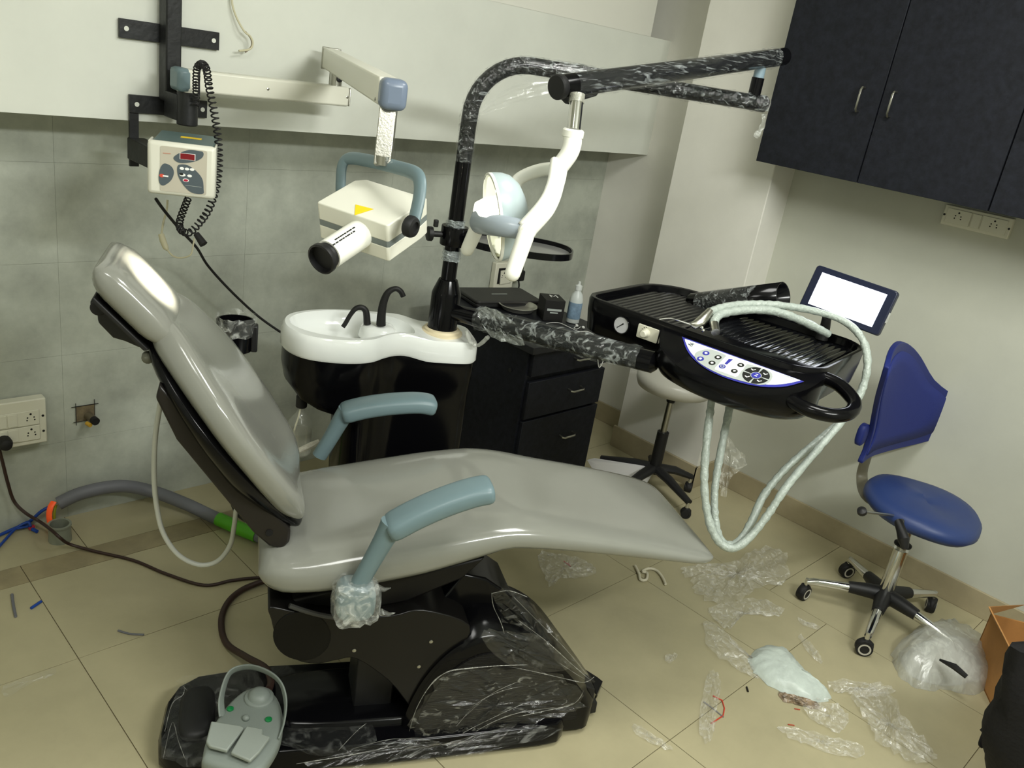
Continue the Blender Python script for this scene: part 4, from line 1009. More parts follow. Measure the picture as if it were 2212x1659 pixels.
MB().box((1.315, LYc, zl), .53, .062, .058, None).build('lower_arm', CREAM, xr, bevel=.006)
MB().box((1.055, LYc, zl), .04, .066, .062, None).build('arm_end_cap', BLUEG, xr, bevel=.012)
MB().box((1.583, LYc, zl), .006, .06, .054, None).build('arm_end_plate', STEEL, xr, bevel=.003)
for x in (1.082, 1.30, 1.572): MB().lathe((x, LYc - .031, zl), (0, -1, 0), [(.004, 0), (.004, .001), (.002, .002)], 10).build('screw', STEEL, xr)
A = V((1.545, LYc, zl))
MB().cyl(A + UP * .028, A + UP * .07, .02).build('elbow_post', STEEL, xr)
MB().lathe(A + UP * .05 + V((0, -.02, 0)), (0, -1, 0), [(.01, 0), (.01, .004), (.006, .006)], 14).build('elbow_screw', BLACKM, xr)
E0 = PD(716, 128, (A - CAM).dot(FWD)); E1 = PD(846, 202, 1.86)
ed = (E1 - E0).normalized(); es = ed.cross(UP).normalized(); eu = es.cross(ed)
MB().box(E0.lerp(E1, .48), (E1 - E0).length * .98, .052, .060, (ed, es, eu)).build('upper_arm', CREAM, xr, bevel=.005)
MB().box(E0 - ed * .012, .012, .058, .066, (ed, es, eu)).build('arm_end_plate', STEEL, xr, bevel=.002)
MB().box(E1 + ed * .012, .05, .06, .066, (ed, es, eu)).build('arm_end_cap', GREYCAP, xr, bevel=.016, bseg=4)
MB().lathe(E1 - ed * .04 + es * .027 * (-1 if es.dot(FWD) > 0 else 1) - eu * .02, es * (-1 if es.dot(FWD) > 0 else 1), [(.004, 0), (.004, .001), (.002, .002)], 10).build('screw', STEEL, xr)
dw = PD(840, 232, 1.865); dwb = PD(828, 342, 1.87)
MB().box(dw.lerp(dwb, .5), .038, .02, (dw - dwb).length + .03, (RGT, FWD, (dw - dwb).normalized())).build('drop_plate', STEEL, xr, bevel=.002)
MB().cyl(dwb + UP * .006, dwb - UP * .014, .018).build('drop_swivel', STEEL, xr)
# head
def cs(r, u, f): return RGT * r + UPV * u + FWD * f
q_ = cs(-.48, -.52, -.70).normalized(); wv = cs(.93, -.36, -.37); wv = (wv - q_ * wv.dot(q_)).normalized(); hv_ = wv.cross(q_); hv_ = hv_ if hv_.dot(UPV) > 0 else -hv_
hc = PD(808, 474, 1.87)
W2, D2, H2 = .0935, .077, .040
def hx(a, b, c): return hc + wv * a + q_ * b + hv_ * c
prof = [(-W2, -D2 + .02), (-W2 + .02, -D2), (W2 - .004, -D2), (W2, -D2 + .03), (W2, D2 - .004), (W2 - .004, D2), (-W2 + .004, D2), (-W2, D2 - .004)]
MB().prism([hx(a, b, .006) for a, b in prof], hv_ * H2).build('head_upper_shell', CREAM, xr, bevel=.006, bseg=3)
MB().prism([hx(a, b, -H2) for a, b in prof], hv_ * (H2 - .006)).build('head_lower_shell', CREAM, xr, bevel=.006, bseg=3)
MB().prism([hx(a * .995, b * .995, -.007) for a, b in prof], hv_ * .014).build('head_band', mat('grey_band', (112, 120, 118), .4), xr)
tri = [hx(-.022, .015, H2 + .0065), hx(.018, .02, H2 + .0065), hx(.004, -.018, H2 + .0065)]
tc_ = [PP(x, y, hx(0, 0, H2 + .0065), hv_) for x, y in ((768, 442), (807, 452), (766, 465))]
MB().prism(tc_, hv_ * .0006).build('warning_label', YELLOW, xr, flat=True)
c0_ = PP(777, 506, hx(0, D2, 0), q_)
cone = MB().lathe(c0_ - q_ * .004, q_, [(.031, 0), (.031, .110)], 32).build('cone', LAMPW, xr)
MB().lathe(c0_ + q_ * .118, q_, [(.0315, 0), (.0328, .002), (.0328, .012), (.029, .013), (.0275, .004), (.0275, -.02), (.001, -.021)], 32).build('cone_ring', BLACKM, xr)
cu_ = (hv_ - q_ * hv_.dot(q_)).normalized()
up_side = (cu_ * .85 + wv * .35).normalized()
for j, (l0_, l1_) in enumerate(((.025, .09), (.034, .102))):
    off = (up_side * 1.0 + q_.cross(up_side) * (.13 - .24 * j)).normalized() * .0313
    k = l0_
    while k < l1_:
        L_ = random.uniform(.004, .011)
        MB().box(c0_ + q_ * (k + L_ / 2) + off, L_, .003, .0006, (q_, q_.cross(off).normalized(), off.normalized())).build('cone_print', BLACKP, cone)
        k += L_ + random.uniform(.0012, .003)
yk = [PD(736, 428, 1.99), PD(736, 395, 1.985), PD(740, 356, 1.98), PD(756, 342, 1.97), PD(800, 348, 1.92), PD(860, 362, 1.85), PD(895, 374, 1.80), PD(907, 392, 1.78), PD(905, 430, 1.775), PD(893, 482, 1.775)]
MB().tube(spline(yk, 6), .0125, 14, flat=(1.25, .8)).build('yoke', BLUEG, xr)
kn = PD(889, 490, 1.76)
MB().lathe(kn + wv * -.012, wv, [(.02, 0), (.023, .003), (.023, .014), (.02, .02), (.013, .022), (.012, .017)], 24).build('yoke_knob', BLACKM, xr)

# control box
cb = thing('xray_control_box', 'cream and teal x-ray control box with oval keypads', 'control box', (1.0, 2.35, 1.21))
TL, TRr, BRr, BLl = PD(322, 306, 2.03), PD(475, 309, 2.07), PD(456, 430, 2.06), PD(313, 430, 2.02)
fx = ((TRr - TL) + (BRr - BLl)).normalized(); fz_ = V((0, 0, 1)); fn_ = fx.cross(UP).normalized()
fx = V((fx.x, fx.y, 0)).normalized(); fn_ = V((fx.y, -fx.x, 0)); fn_ = fn_ if fn_.dot(FWD) < 0 else -fn_
bc = (TL + TRr + BRr + BLl) / 4
wB = ((TRr - TL).dot(fx) + (BRr - BLl).dot(fx)) / 2; hB = (TL.z + TRr.z - BRr.z - BLl.z) / 2
dB = .23
MB().box(bc - fn_ * .012, wB, .024, hB, (fx, fn_, UP)).build('front_cover', CREAM, cb, bevel=.010, bseg=3)
for s in (-1, 1): MB().box(bc + fx * s * (wB / 2 - .003) - fn_ * .045, .005, .07, hB * .97, (fx, fn_, UP)).build('side_flange', CREAM, cb, bevel=.002)
MB().box(bc - fn_ * (dB / 2 + .01), wB - .014, dB, hB - .008, (fx, fn_, UP)).build('case', mat('dark_teal_metal', (84, 104, 104), .4), cb, bevel=.003)
topc = bc + UP * (hB / 2 - .0035) - fn_ * .15
MB().box(topc + fx * .01, .05, .022, .0008, (fx, fn_, UP)).build('yellow_sticker', YELLOW, cb)
def onc(u, v, l): return bc + fx * (u * wB) + UP * (v * hB) + fn_ * l
MB().prism([onc(.03 + a, b, .0004) for a, b in rrect(.68, .84, .03)], fn_ * .0006).build('faceplate', TAUPE, cb, flat=True)
def cpoly(name, pts, m, l, sm=True):
    q = spline([V((u, v, 0)) for u, v in pts], 5, True) if sm else [V((u, v, 0)) for u, v in pts]
    return MB().prism([onc(p.x, p.y, l) for p in q], fn_ * .0006).build(name, m, cb, flat=True)
cpoly('display_oval', ((-.12, .22), (-.04, .32), (.10, .40), (.24, .405), (.31, .39), (.31, .31), (.24, .23), (.10, .165), (-.04, .145)), DKGREY, .0012)
cpoly('display_frame', ((-.03, .335), (.20, .335), (.20, .215), (-.03, .215)), WHITEP, .002, False)
cpoly('display', ((-.02, .328), (.19, .328), (.19, .222), (-.02, .222)), REDP, .0027, False)
cpoly('key_oval', ((-.06, .07), (.0, .12), (.10, .11), (.22, .02), (.31, -.12), (.33, -.30), (.32, -.395), (.16, -.395), (.04, -.28), (-.05, -.10)), DKGREY, .0012)
cpoly('logo_oval', ((-.25, .10), (-.15, .06), (-.11, -.05), (-.15, -.20), (-.25, -.31), (-.31, -.29), (-.33, -.18), (-.31, 0)), DKGREY, .0012)
for k in range(3): cpoly('key', [(.005 + .075 * k + .033 * math.cos(t), .045 + .026 * math.sin(t)) for t in [2 * math.pi * i / 8 for i in range(8)]], WHITEP, .002)
cpoly('key', [(.015 + .045 * math.cos(t), -.075 + .03 * math.sin(t)) for t in [2 * math.pi * i / 8 for i in range(8)]], WHITEP, .002)
cpoly('key', [(.0 + .03 * math.cos(t), -.06 + .022 * math.sin(t)) for t in [2 * math.pi * i / 8 for i in range(8)]], BLACKP, .0028)
cpoly('key', [(.12 + .035 * math.cos(t), -.08 + .025 * math.sin(t)) for t in [2 * math.pi * i / 8 for i in range(8)]], WHITEP, .002)
cpoly('key', [(.065 + .046 * math.cos(t), -.17 + .032 * math.sin(t)) for t in [2 * math.pi * i / 8 for i in range(8)]], WHITEP, .002)
cpoly('key', [(.065 + .034 * math.cos(t), -.17 + .022 * math.sin(t)) for t in [2 * math.pi * i / 8 for i in range(8)]], REDB, .0028)
cpoly('logo_dot', [(-.285 + .035 * math.cos(t), -.13 + .033 * math.sin(t)) for t in [2 * math.pi * i / 8 for i in range(8)]], mat('red_orange_print', (210, 80, 60), .4), .002)
cpoly('logo_text', ((-.27, -.118), (-.19, -.118), (-.19, -.145), (-.27, -.145)), WHITEP, .0027, False)
cpoly('small_print', ((-.27, .30), (-.16, .305), (-.16, .285), (-.27, .28)), mat('faded_red_print', (186, 140, 120), .5), .0012, False)
cpoly('print_line', ((.06, -.262), (.30, -.268), (.30, -.274), (.06, -.268)), GREYP, .002, False)
# wall arm of the box
MB().box(V((.985, 2.44, 1.30)), .05, .15, .06, None).build('wall_mount', IRON, cb, bevel=.003)

# coiled cord hanging over the arm
def coil(path, r, wire, turns_per_m, seg=6):
    L = [0]
    for a, b in zip(path, path[1:]): L.append(L[-1] + (b - a).length)
    n = int(L[-1] * turns_per_m * 9); out = []; up = V((0.3, -.8, .2))
    for i in range(n + 1):
        s = L[-1] * i / n; k = 0
        while k < len(L) - 2 and L[k + 1] < s: k += 1
        t = (s - L[k]) / max(1e-9, L[k + 1] - L[k]); p = path[k].lerp(path[k + 1], t); tg = (path[k + 1] - path[k]).normalized()
        x = (up - tg * up.dot(tg)).normalized(); y = tg.cross(x); ph = 2 * math.pi * i / 9
        out.append(p + x * r * math.cos(ph) + y * r * math.sin(ph))
    return MB().tube(out, wire, seg)
cd = thing('coiled_cord', 'black coiled cord looped over the x-ray arm', 'cord', (1.2, 2.34, 1.1))
cdp = spline([PD(x, y, d) for x, y, d in ((423, 232, 2.32), (424, 205, 2.3), (424, 172, 2.24), (426, 147, 2.2), (436, 138, 2.17), (446, 150, 2.14), (452, 190, 2.12), (462, 240, 2.12), (471, 300, 2.13), (473, 350, 2.14), (468, 400, 2.15), (452, 450, 2.17), (432, 480, 2.19), (410, 502, 2.2), (392, 498, 2.22), (388, 480, 2.25), (398, 450, 2.28), (408, 425, 2.31))], 6)
coil(cdp, .0085, .0021, 78).build('coil', BLACKR, cd)
MB().tube([PD(424, 505, 2.2), PD(440, 528, 2.2)], [.008, .011], 10).build('hand_switch', BLACKR, cd)
cbx = tag(MB().tube(spline([PD(337, 430, 2.15), PD(355, 455, 2.25), PD(390, 497, 2.4), PD(425, 535, 2.6), PD(450, 575, 2.74), PD(500, 630, 2.84), PD(560, 685, 2.95), PD(622, 728, 3.03)], 7), .0042, 8).build('power_cable', BLACKR), 'black cable running from the control box down the wall', 'cable')
iv = thing('connector_cable', 'thin ivory cable with clip connector below the control box', 'cable', PD(380, 540, 2.3))
ivm = mat('aged_ivory', (196, 190, 160), .5)
MB().tube(spline([PD(x, y, 2.36) for x, y in ((362, 432), (360, 455), (353, 480), (349, 506))], 5), .003, 8).build('wire', ivm, iv)
MB().tube([PD(x, y, 2.36) for x, y in ((348, 506), (352, 520), (358, 535), (362, 540))], [.008, .009, .008, .004], 10).build('connector', ivm, iv)
MB().tube(spline([PD(x, y, 2.36) for x, y in ((362, 540), (374, 553), (392, 557), (412, 550), (417, 530), (420, 515))], 5), .0022, 8).build('wire', ivm, iv)
lw = thing('loose_wires', 'two bare loose wires poking from the white wall', 'wires', PY(530, 50, LY))
MB().tube(spline([PY(500, -20, LY - .01), PY(502, 10, LY - .015), PY(512, 40, LY - .02), PY(528, 68, LY - .03), PY(540, 78, LY - .03), PY(546, 92, LY - .035), PY(540, 106, LY - .035), PY(516, 110, LY - .035)], 6), .003, 8).build('wire', ivm, lw)
MB().tube(spline([PY(530, 68, LY - .028), PY(542, 84, LY - .026), PY(543, 100, LY - .028), PY(530, 113, LY - .03)], 6), .0024, 8).build('wire', mat('grey_brown_wire', (140, 124, 104), .5), lw)
# ================================================================== stools
def vz(xy, y):
    lo, hi = 0.0, 1.6
    for _ in range(40):
        mid = (lo + hi) / 2
        if proj((xy[0], xy[1], mid))[1] > y: lo = mid
        else: hi = mid
    return lo
def caster(parent, p, ang, r, m_ring):
    d = V((math.cos(ang), math.sin(ang), 0)); s = V((-d.y, d.x, 0)); c = V((p.x, p.y, r))
    w = MB().lathe(c - s * .016, s, [(r * .6, 0), (r * .96, .001), (r, .005), (r, .027), (r * .96, .031), (r * .6, .032)], 20).build('caster', BLACKR, parent)
    for e in (-1, 1): MB().lathe(c + s * e * .0155, s * e, [(r * .72, 0), (r * .74, .0018), (r * .56, .0018), (r * .54, 0)], 20, False).build('wheel_ring', m_ring, w)
    MB().cyl(c + UP * r * .6, V((p.x, p.y, r * 2 + .03)), .008, seg=10).build('stem', CHROME, w)
    MB().rings([superring(c + UP * (r * .25 + h), d, s, r * k, .017, 2, 16) for h, k in ((0, 1.06), (r * .5, .95), (r * .8, .5))]).build('hood', BLACKR, w, smooth=60)
# --- blue swivel chair
hub = V((2.965, .755, 0))
bs_ = thing('blue_chair', 'blue swivel chair with mesh back by the right wall', 'chair', hub)
cas = [PZ(x, y, .03) for x, y in ((1730, 1277), (1832, 1230), (1883, 1407))]
a0 = sum(math.atan2((c - hub).y, (c - hub).x) for c in cas[:1])
angs = [math.atan2((c - hub).y, (c - hub).x) for c in cas]
base_a = angs[0]
rr0 = .268
silver = mat('pale_wheel_ring', (186, 182, 170), .4)
for k in range(5):
    t = base_a + 2 * math.pi * k / 5; d = V((math.cos(t), math.sin(t), 0)); e = hub + d * rr0
    arm = MB().tube([hub + d * .02 + UP * .105, hub + d * .12 + UP * .098, hub + d * (rr0 - .02) + UP * .082, e + UP * .075], [.018, .018, .014, .012], 14).build('base_arm', CHROME, bs_)
    MB().tube([hub + UP * .108, hub + d * .06 + UP * .106, hub + d * .125 + UP * .10], [.03, .027, .021], 14).build('arm_sleeve', BLACKM, arm)
    caster(bs_, e, t + .9 + k, .029, silver)
MB().lathe(hub + UP * .075, UP, [(.032, 0), (.036, .01), (.036, .045), (.028, .06)], 24).build('hub', BLACKM, bs_)
zs = vz(hub, 1092)
MB().cyl(hub + UP * .12, hub + UP * .30, .0255).build('outer_column', CHROME, bs_)
MB().cyl(hub + UP * .30, hub + UP * (zs - .05), .016).build('gas_column', STEEL, bs_)
MB().lathe(hub + UP * .315, UP, [(.026, 0), (.03, .002), (.03, .008), (.026, .010)], 20).build('stop_ring', BLACKR, bs_)
MB().box(hub + UP * (zs - .052) + V((0, .02, 0)), .13, .17, .02, None).build('mechanism', IRON, bs_, bevel=.004)
fd = V((.18, -1, 0)).normalized(); sd_ = V((1, .18, 0)).normalized()
sc_ = hub + UP * zs + fd * .015
rs = []
for w, h, k in ((.5, -.036, .6), (.9, -.032, .93), (1.0, -.012, 1), (.995, .006, 1), (.93, .022, .97), (.75, .032, .8), (.4, .036, .5), (.05, .036, .1)):
    ring = []
    for i in range(40):
        t = 2 * math.pi * i / 40; c, s = math.cos(t), math.sin(t)
        x = .20 * math.copysign(abs(c) ** .85, c); y = .195 * math.copysign(abs(s) ** .85, s)
        if y < 0: x *= 1 - .12 * (-y / .195)
        z = h + (.012 * (y / .195) ** 2 if y < 0 else -.016 * (y / .195) ** 2)
        ring.append(sc_ + sd_ * (x * w) + fd * (y * w) + UP * z)
    rs.append(ring)
MB().rings(rs).build('seat', BLUEV, bs_, smooth=180)
lev = PD(1862, 1105, 2.62); MB().cyl(lev, hub + UP * (zs - .05), .0045, seg=10).build('lever_rod', STEEL, bs_)
MB().lathe(lev, hub - lev, [(.004, -.012), (.014, -.008), (.015, .004), (.007, .012)], 14).build('lever_knob', BLACKM, bs_)
l2 = PD(1952, 1165, 2.5)
MB().tube([hub + UP * (zs - .06) - RGT * .03, PD(1942, 1130, 2.53), l2, PD(1955, 1185, 2.5)], [.006, .013, .017, .010], 12).build('tilt_paddle', BLACKM, bs_)
# curved mesh back traced on its upright plane
YP = hub.y + .20
outb = [(1872, 778), (1905, 752), (1945, 739), (1972, 748), (1990, 772), (2003, 815), (2021, 845), (2016, 885), (1998, 920), (1965, 950), (1920, 975), (1880, 990), (1858, 1000), (1868, 975), (1878, 930), (1876, 880), (1870, 830)]
po_ = [PY(x, y, YP) for x, y in spline([V(q + (0,)) for q in outb], 3, True) for x, y in [(x, y)]] if False else [PY(p.x, p.y, YP) for p in spline([V(q + (0,)) for q in outb], 3, True)]
xc = sum(p.x for p in po_) / len(po_); zc_ = sum(p.z for p in po_) / len(po_)
def bend(p): return V((p.x, p.y - .5 * (p.x - xc) ** 2 + .12 * (p.z - zc_) ** 2, p.z))
def panel(scale, name, m, th, off=0.0):
    mb = MB(); n = len(po_); rg = []
    for k in (1.0, .75, .5, .25): rg.append([bend(V((xc + (p.x - xc) * scale * k, p.y + off, zc_ + (p.z - zc_) * scale * k))) for p in po_])
    mb.rings(rg, False); o = len(mb.v); mb.v.append(bend(V((xc, YP + off, zc_))))
    for i in range(n): mb.f.append((3 * n + i, 3 * n + (i + 1) % n, o))
    return mb.build(name, m, bs_, smooth=180, thick=th)
panel(.86, 'mesh_panel', mat('blue_mesh_fabric', (30, 44, 118), .7, bump=.3, bscale=400), .006)
rim = MB(); ro = [bend(p) for p in po_]; ri = [bend(V((xc + (p.x - xc) * .84, p.y, zc_ + (p.z - zc_) * .84))) for p in po_]
ro2 = [p + V((0, .018, 0)) for p in ro]; ri2 = [p + V((0, .018, 0)) for p in ri]
rim.rings([ro, ro2, ri2, ri], False, True); rim.build('back_frame', BLUEM, bs_, smooth=60, bevel=.003)
pb0 = hub + UP * (zs - .05) + V((-.02, .15, 0)); pb1 = PY(1872, 985, YP + .03)
MB().tube(spline([hub + UP * (zs - .052), pb0 + UP * -.002, PY(1862, 1030, YP + .03), pb1, PY(1885, 930, YP + .035)], 6), .016, 12, flat=(1.4, .5)).build('back_bar', mat('olive_metal_bar', (104, 100, 84), .45), bs_)
MB().rings([superring(PY(1862, 938, YP + .01) + V((0, d, 0)), X1, Z1, .026 * k, .04 * k, 3, 20) for d, k in ((-.012, .8), (-.008, 1), (.008, 1), (.012, .8))]).build('lumbar_pad', BLUEM, bs_, smooth=60)

# --- grey stool behind the console
gh = V((2.985, 1.83, 0))
gs = thing('grey_stool', 'grey round stool on black legs by the pillar', 'stool', gh)
tgt = [PZ(1288, 988, .07), PZ(1528, 1070, .05), PZ(1482, 1098, .04)]
a_b = math.atan2((tgt[0] - gh).y, (tgt[0] - gh).x)
for k in range(5):
    t = a_b + 2 * math.pi * k / 5; d = V((math.cos(t), math.sin(t), 0)); L_ = .25 if d.x < .3 else .19
    MB().tube([gh + UP * .115, gh + d * .1 + UP * .105, gh + d * L_ + UP * .075], [.027, .024, .016], 10, flat=(1, .75)).build('base_leg', BLACKM, gs)
    caster(gs, gh + d * (L_ - .005), t + 1, .022, BLACKM)
MB().cyl(gh + UP * .09, gh + UP * .29, .026).build('column_cover', BLACKM, gs)
zg = vz(gh, 822)
MB().cyl(gh + UP * .29, gh + UP * (zg - .05), .0145).build('gas_column', STEEL, gs)
MB().lathe(gh + UP * (zg - .10), UP, [(.018, 0), (.024, .03), (.03, .06)], 18).build('seat_socket', BLACKM, gs)
MB().box(gh + UP * (zg - .048) + RGT * .07, .12, .02, .008, (RGT, FWD, UP)).build('lever', BLACKM, gs, bevel=.003)
MB().lathe(gh + UP * zg, UP, [(.12, -.042), (.158, -.036), (.168, -.01), (.168, .01), (.15, .028), (.08, .034), (.01, .035)], 36).build('seat', GREYV, gs, smooth=180)

# ================================================================== floor things near the chair
fp = thing('foot_control', 'grey foot control with two green buttons on the chair base', 'foot control', PZ(535, 1560, .08))
ZF = .086
def fz(x, y, z): return PZ(x, y, z)
body_px = ((500, 1512), (535, 1486), (570, 1484), (600, 1505), (612, 1550), (606, 1595), (585, 1635), (556, 1668), (510, 1664), (443, 1645), (438, 1628), (448, 1590), (470, 1550))
bo0 = spline([fz(x, y, ZF + .034) for x, y in body_px], 4, True); bcn = sum(bo0, V((0, 0, 0))) / len(bo0)
MB().rings([[bcn + (p - bcn) * s + UP * (z - (ZF + .034)) for p in bo0] for s, z in ((.96, ZF), (1.0, ZF + .006), (1.0, ZF + .024), (.97, ZF + .032), (.9, ZF + .036))]).build('body', PEDAL, fp, smooth=50)
strap = [fz(480, 1548, ZF + .035), fz(478, 1510, ZF + .06), fz(490, 1465, ZF + .085), fz(508, 1446, ZF + .095), fz(545, 1441, ZF + .10), fz(585, 1456, ZF + .095), fz(608, 1480, ZF + .085), fz(617, 1520, ZF + .06), fz(612, 1565, ZF + .04), fz(600, 1600, ZF + .03)]
q = spline(strap, 6); rs = []
for i, p in enumerate(q):
    t = (q[min(i + 1, len(q) - 1)] - q[max(i - 1, 0)]).normalized(); ctr_ = bcn + UP * .02; o_ = (p - ctr_); o_ = (o_ - t * o_.dot(t)).normalized(); s = t.cross(o_)
    rs.append(superring(p, s, o_, .011, .0025, 4, 12))
MB().rings(rs).build('carry_strap', PEDAL, fp, smooth=60)
MB().lathe(fz(560, 1504, ZF + .042), UP, [(.036, -.01), (.036, -.002), (.034, .0), (.028, .001), (.0265, .004), (.022, .012), (.012, .016), (.002, .017)], 32).build('round_pad', PEDAL, fp, smooth=50)
for x, y in ((497, 1532), (580, 1555)): MB().lathe(fz(x, y, ZF + .036), UP, [(.0085, 0), (.0085, .003), (.006, .0045), (.001, .005)], 18).build('green_button', GREEN, fp)
MB().lathe(fz(531, 1553, ZF + .036), UP, [(.009, 0), (.0088, .005), (.006, .009), (.001, .0105)], 18).build('grey_button', PEDAL, fp, smooth=180)
for nm, pts in (('pedal', ((456, 1564), (520, 1574), (527, 1578), (490, 1628), (452, 1618), (445, 1608))), ('pedal', ((532, 1574), (568, 1581), (567, 1592), (583, 1598), (560, 1630), (540, 1650), (498, 1632)))):
    MB().prism([fz(x, y, ZF + .046) for x, y in pts], V((0, 0, .010))).build(nm, mat('pale_pedal_plastic', (146, 153, 146), .45, bump=.05, bscale=300), fp, bevel=.003)
def fcable(name, label, cat, pts, r, m, seg=8, per=7, group=None):
    return tag(MB().tube(spline(pts, per), r, seg).build(name, m), label, cat, group)
fcable('pedal_hose', 'thick brown hose curling from chair to foot control', 'hose', [PZ(590, 1250, .02), PZ(556, 1260, .014), PZ(520, 1276, .012), PZ(492, 1302, .012), PZ(478, 1340, .012), PZ(488, 1388, .014), PZ(530, 1418, .05), PZ(572, 1442, .09), PZ(585, 1470, .10), PZ(580, 1490, .11)], .0095, BROWN, 12)
fcable('mains_cable', 'thin brown mains cable snaking across the floor tiles', 'cable', [PY(-4, 962, 2.70), PY(6, 1000, 2.715), PY(16, 1040, 2.725), PY(30, 1082, 2.73), PY(55, 1108, 2.70), PZ(88, 1128, .05), PZ(112, 1146, .075), PZ(130, 1162, .066), PZ(152, 1176, .02), PZ(210, 1192, .006), PZ(290, 1211, .006), PZ(360, 1240, .006), PZ(440, 1264, .006), PZ(500, 1254, .006), PZ(556, 1248, .006), PZ(600, 1250, .006)], .0052, BROWN)
gh_pts = [PY(126, 1088, 2.71), PY(180, 1064, 2.705), PY(260, 1050, 2.70), PY(330, 1062, 2.68), PZ(400, 1088, .045), PZ(460, 1116, .03), PZ(520, 1142, .026), PZ(600, 1175, .026)]
fcable('drain_hose', 'thick grey hose lying along the grey wall', 'hose', gh_pts, .0225, GREYH, 14)
tag(MB().tube(spline([PZ(472, 1121, .0285), PZ(510, 1138, .0265), PZ(556, 1157, .0265)], 5), .0245, 14).build('green_tape', mat('bright_green_tape', (84, 170, 30), .3)), 'bright green tape wrapped round the grey hose', 'tape')
fcable('suction_tube', 'milky suction tube hanging in a loop behind the chair', 'tube', [PN(356, 830, 1.92), PN(345, 880, 1.93), PN(335, 950, 1.94), PN(333, 1030, 1.95), PN(338, 1090, 1.95), PN(352, 1150, 1.95), PN(385, 1198, 1.95), PN(430, 1220, 1.95), PN(470, 1212, 1.95), PN(497, 1178, 1.95), PN(506, 1135, 1.94), PN(512, 1095, 1.93), PN(530, 1060, 1.92)], .0062, CLEARH, 10)
fcable('black_hose', 'black hose looping under the back of the seat', 'hose', [PN(500, 1020, 1.95), PN(503, 1060, 1.95), PN(508, 1090, 1.95), PN(524, 1114, 1.94), PN(556, 1126, 1.92), PN(600, 1120, 1.90)], .0105, BLACKR, 12)
# pipes and drain cup in the corner of the floor
bpi = thing('blue_pipes', 'two thin blue pipes joined with red tape at the wall', 'pipe', PZ(40, 1150, 0))
bl = mat('blue_pipe_plastic', (26, 66, 150), .4)
MB().tube(spline([PZ(-10, 1160, .01), PZ(30, 1142, .012), PZ(62, 1128, .02), PY(90, 1104, 2.72), PY(114, 1092, 2.72)], 5), .0055, 10).build('pipe', bl, bpi)
MB().tube(spline([PZ(-10, 1190, .008), PZ(12, 1165, .01), PZ(36, 1140, .016), PZ(60, 1128, .03), PZ(66, 1138, .02)], 5), .0045, 10).build('pipe', bl, bpi)
MB().cyl(PZ(30, 1143, .014), PZ(66, 1136, .012), .004).build('pipe', bl, bpi)
MB().cyl(PZ(64, 1142, .012), PZ(73, 1137, .012), .0062).build('red_joint', mat('red_tape', (166, 44, 60), .4), bpi)
MB().cyl(PZ(70, 1143, .01), PZ(80, 1148, .01), .006).build('pipe_end', bl, bpi)
cl = thing('orange_clip', 'bright orange curved band around the hose end', 'clip', PZ(112, 1130, 0))
MB().tube(spline([PY(116, 1084, 2.70), PY(109, 1096, 2.69), PY(106, 1112, 2.685), PY(108, 1128, 2.68), PZ(114, 1142, .01)], 5), .0105, 10, flat=(1.0, .5)).build('band', mat('orange_plastic_glow', (250, 92, 40), .4, emit=.15), cl)  # slight glow added to lift the orange; the band is no lamp
MB().tube(spline([PY(121, 1090, 2.705), PY(117, 1108, 2.695), PY(118, 1128, 2.685), PZ(123, 1144, .01)], 5), .005, 8).build('band_edge', mat('lime_edge', (136, 146, 26), .4), cl)
drn = thing('drain_cup', 'pale grey floor drain pipe with open mouth', 'drain', PZ(118, 1160, 0))
MB().lathe(PZ(130, 1166, 0), UP, [(.035, 0), (.033, .055), (.036, .056), (.036, .062), (.029, .062), (.028, .01)], 24).build('cup', mat('pale_grey_pvc', (132, 136, 122), .4), drn)
# offcuts
for nm, lab, pts, r, m_ in (('tube_offcut', 'short grey tube offcut lying near the left frame edge', ((26, 1284), (29, 1308), (34, 1332)), .004, GREYH), ('pipe_offcut', 'short blue pipe offcut on the floor tile', ((67, 1314), (89, 1299)), .0042, bl), ('cable_offcut', 'thin grey cable offcut lying in front of the base', ((255, 1362), (280, 1369), (311, 1371)), .003, GREYH)):
    p_ = [PZ(x, y, r) for x, y in pts]
    tag(MB().tube(spline(p_, 4), r, 8).build(nm, m_), lab, 'offcut')
for nm, lab, pts, r, rgb in (('red_wire', 'bent red wire scrap on the floor right of the base', ((1540, 1503), (1560, 1513), (1565, 1530), (1562, 1546), (1536, 1563)), .002, (196, 60, 40)), ('grey_wire', 'straight grey wire scrap crossing the red wire', ((1520, 1516), (1542, 1532), (1563, 1549)), .002, (120, 118, 122)), ('red_thread', 'tiny red scrap of wire under the leg rest', ((1218, 1212), (1226, 1218), (1232, 1224), (1228, 1216)), .0018, (196, 40, 60)), ('black_screw', 'tiny black screw on the floor below the pale bag', ((1613, 1484), (1616, 1494)), .003, (24, 22, 20)), ('rust_wire', 'tiny rust-red wire scrap below the pale bag', ((1702, 1565), (1716, 1567)), .0018, (170, 70, 44)), ('rust_wire', 'tiny rust-red wire scrap close under the pale bag edge', ((1716, 1531), (1728, 1533)), .0018, (150, 70, 50))):
    tag(MB().tube([PZ(x, y, r) for x, y in pts], r, 6).build(nm, mat(nm + '_plastic', rgb, .5)), lab, 'scrap')
rope = mat('ivory_string', (206, 200, 178), .6)
tag(MB().tube(spline([PZ(x, y, .008) for x, y in ((1372, 1222), (1380, 1238), (1384, 1252), (1396, 1252), (1398, 1238), (1388, 1234), (1402, 1228), (1418, 1232), (1430, 1245), (1438, 1262))], 5), .005, 8).build('string_tie', rope), 'knotted ivory string under the leg rest', 'string')
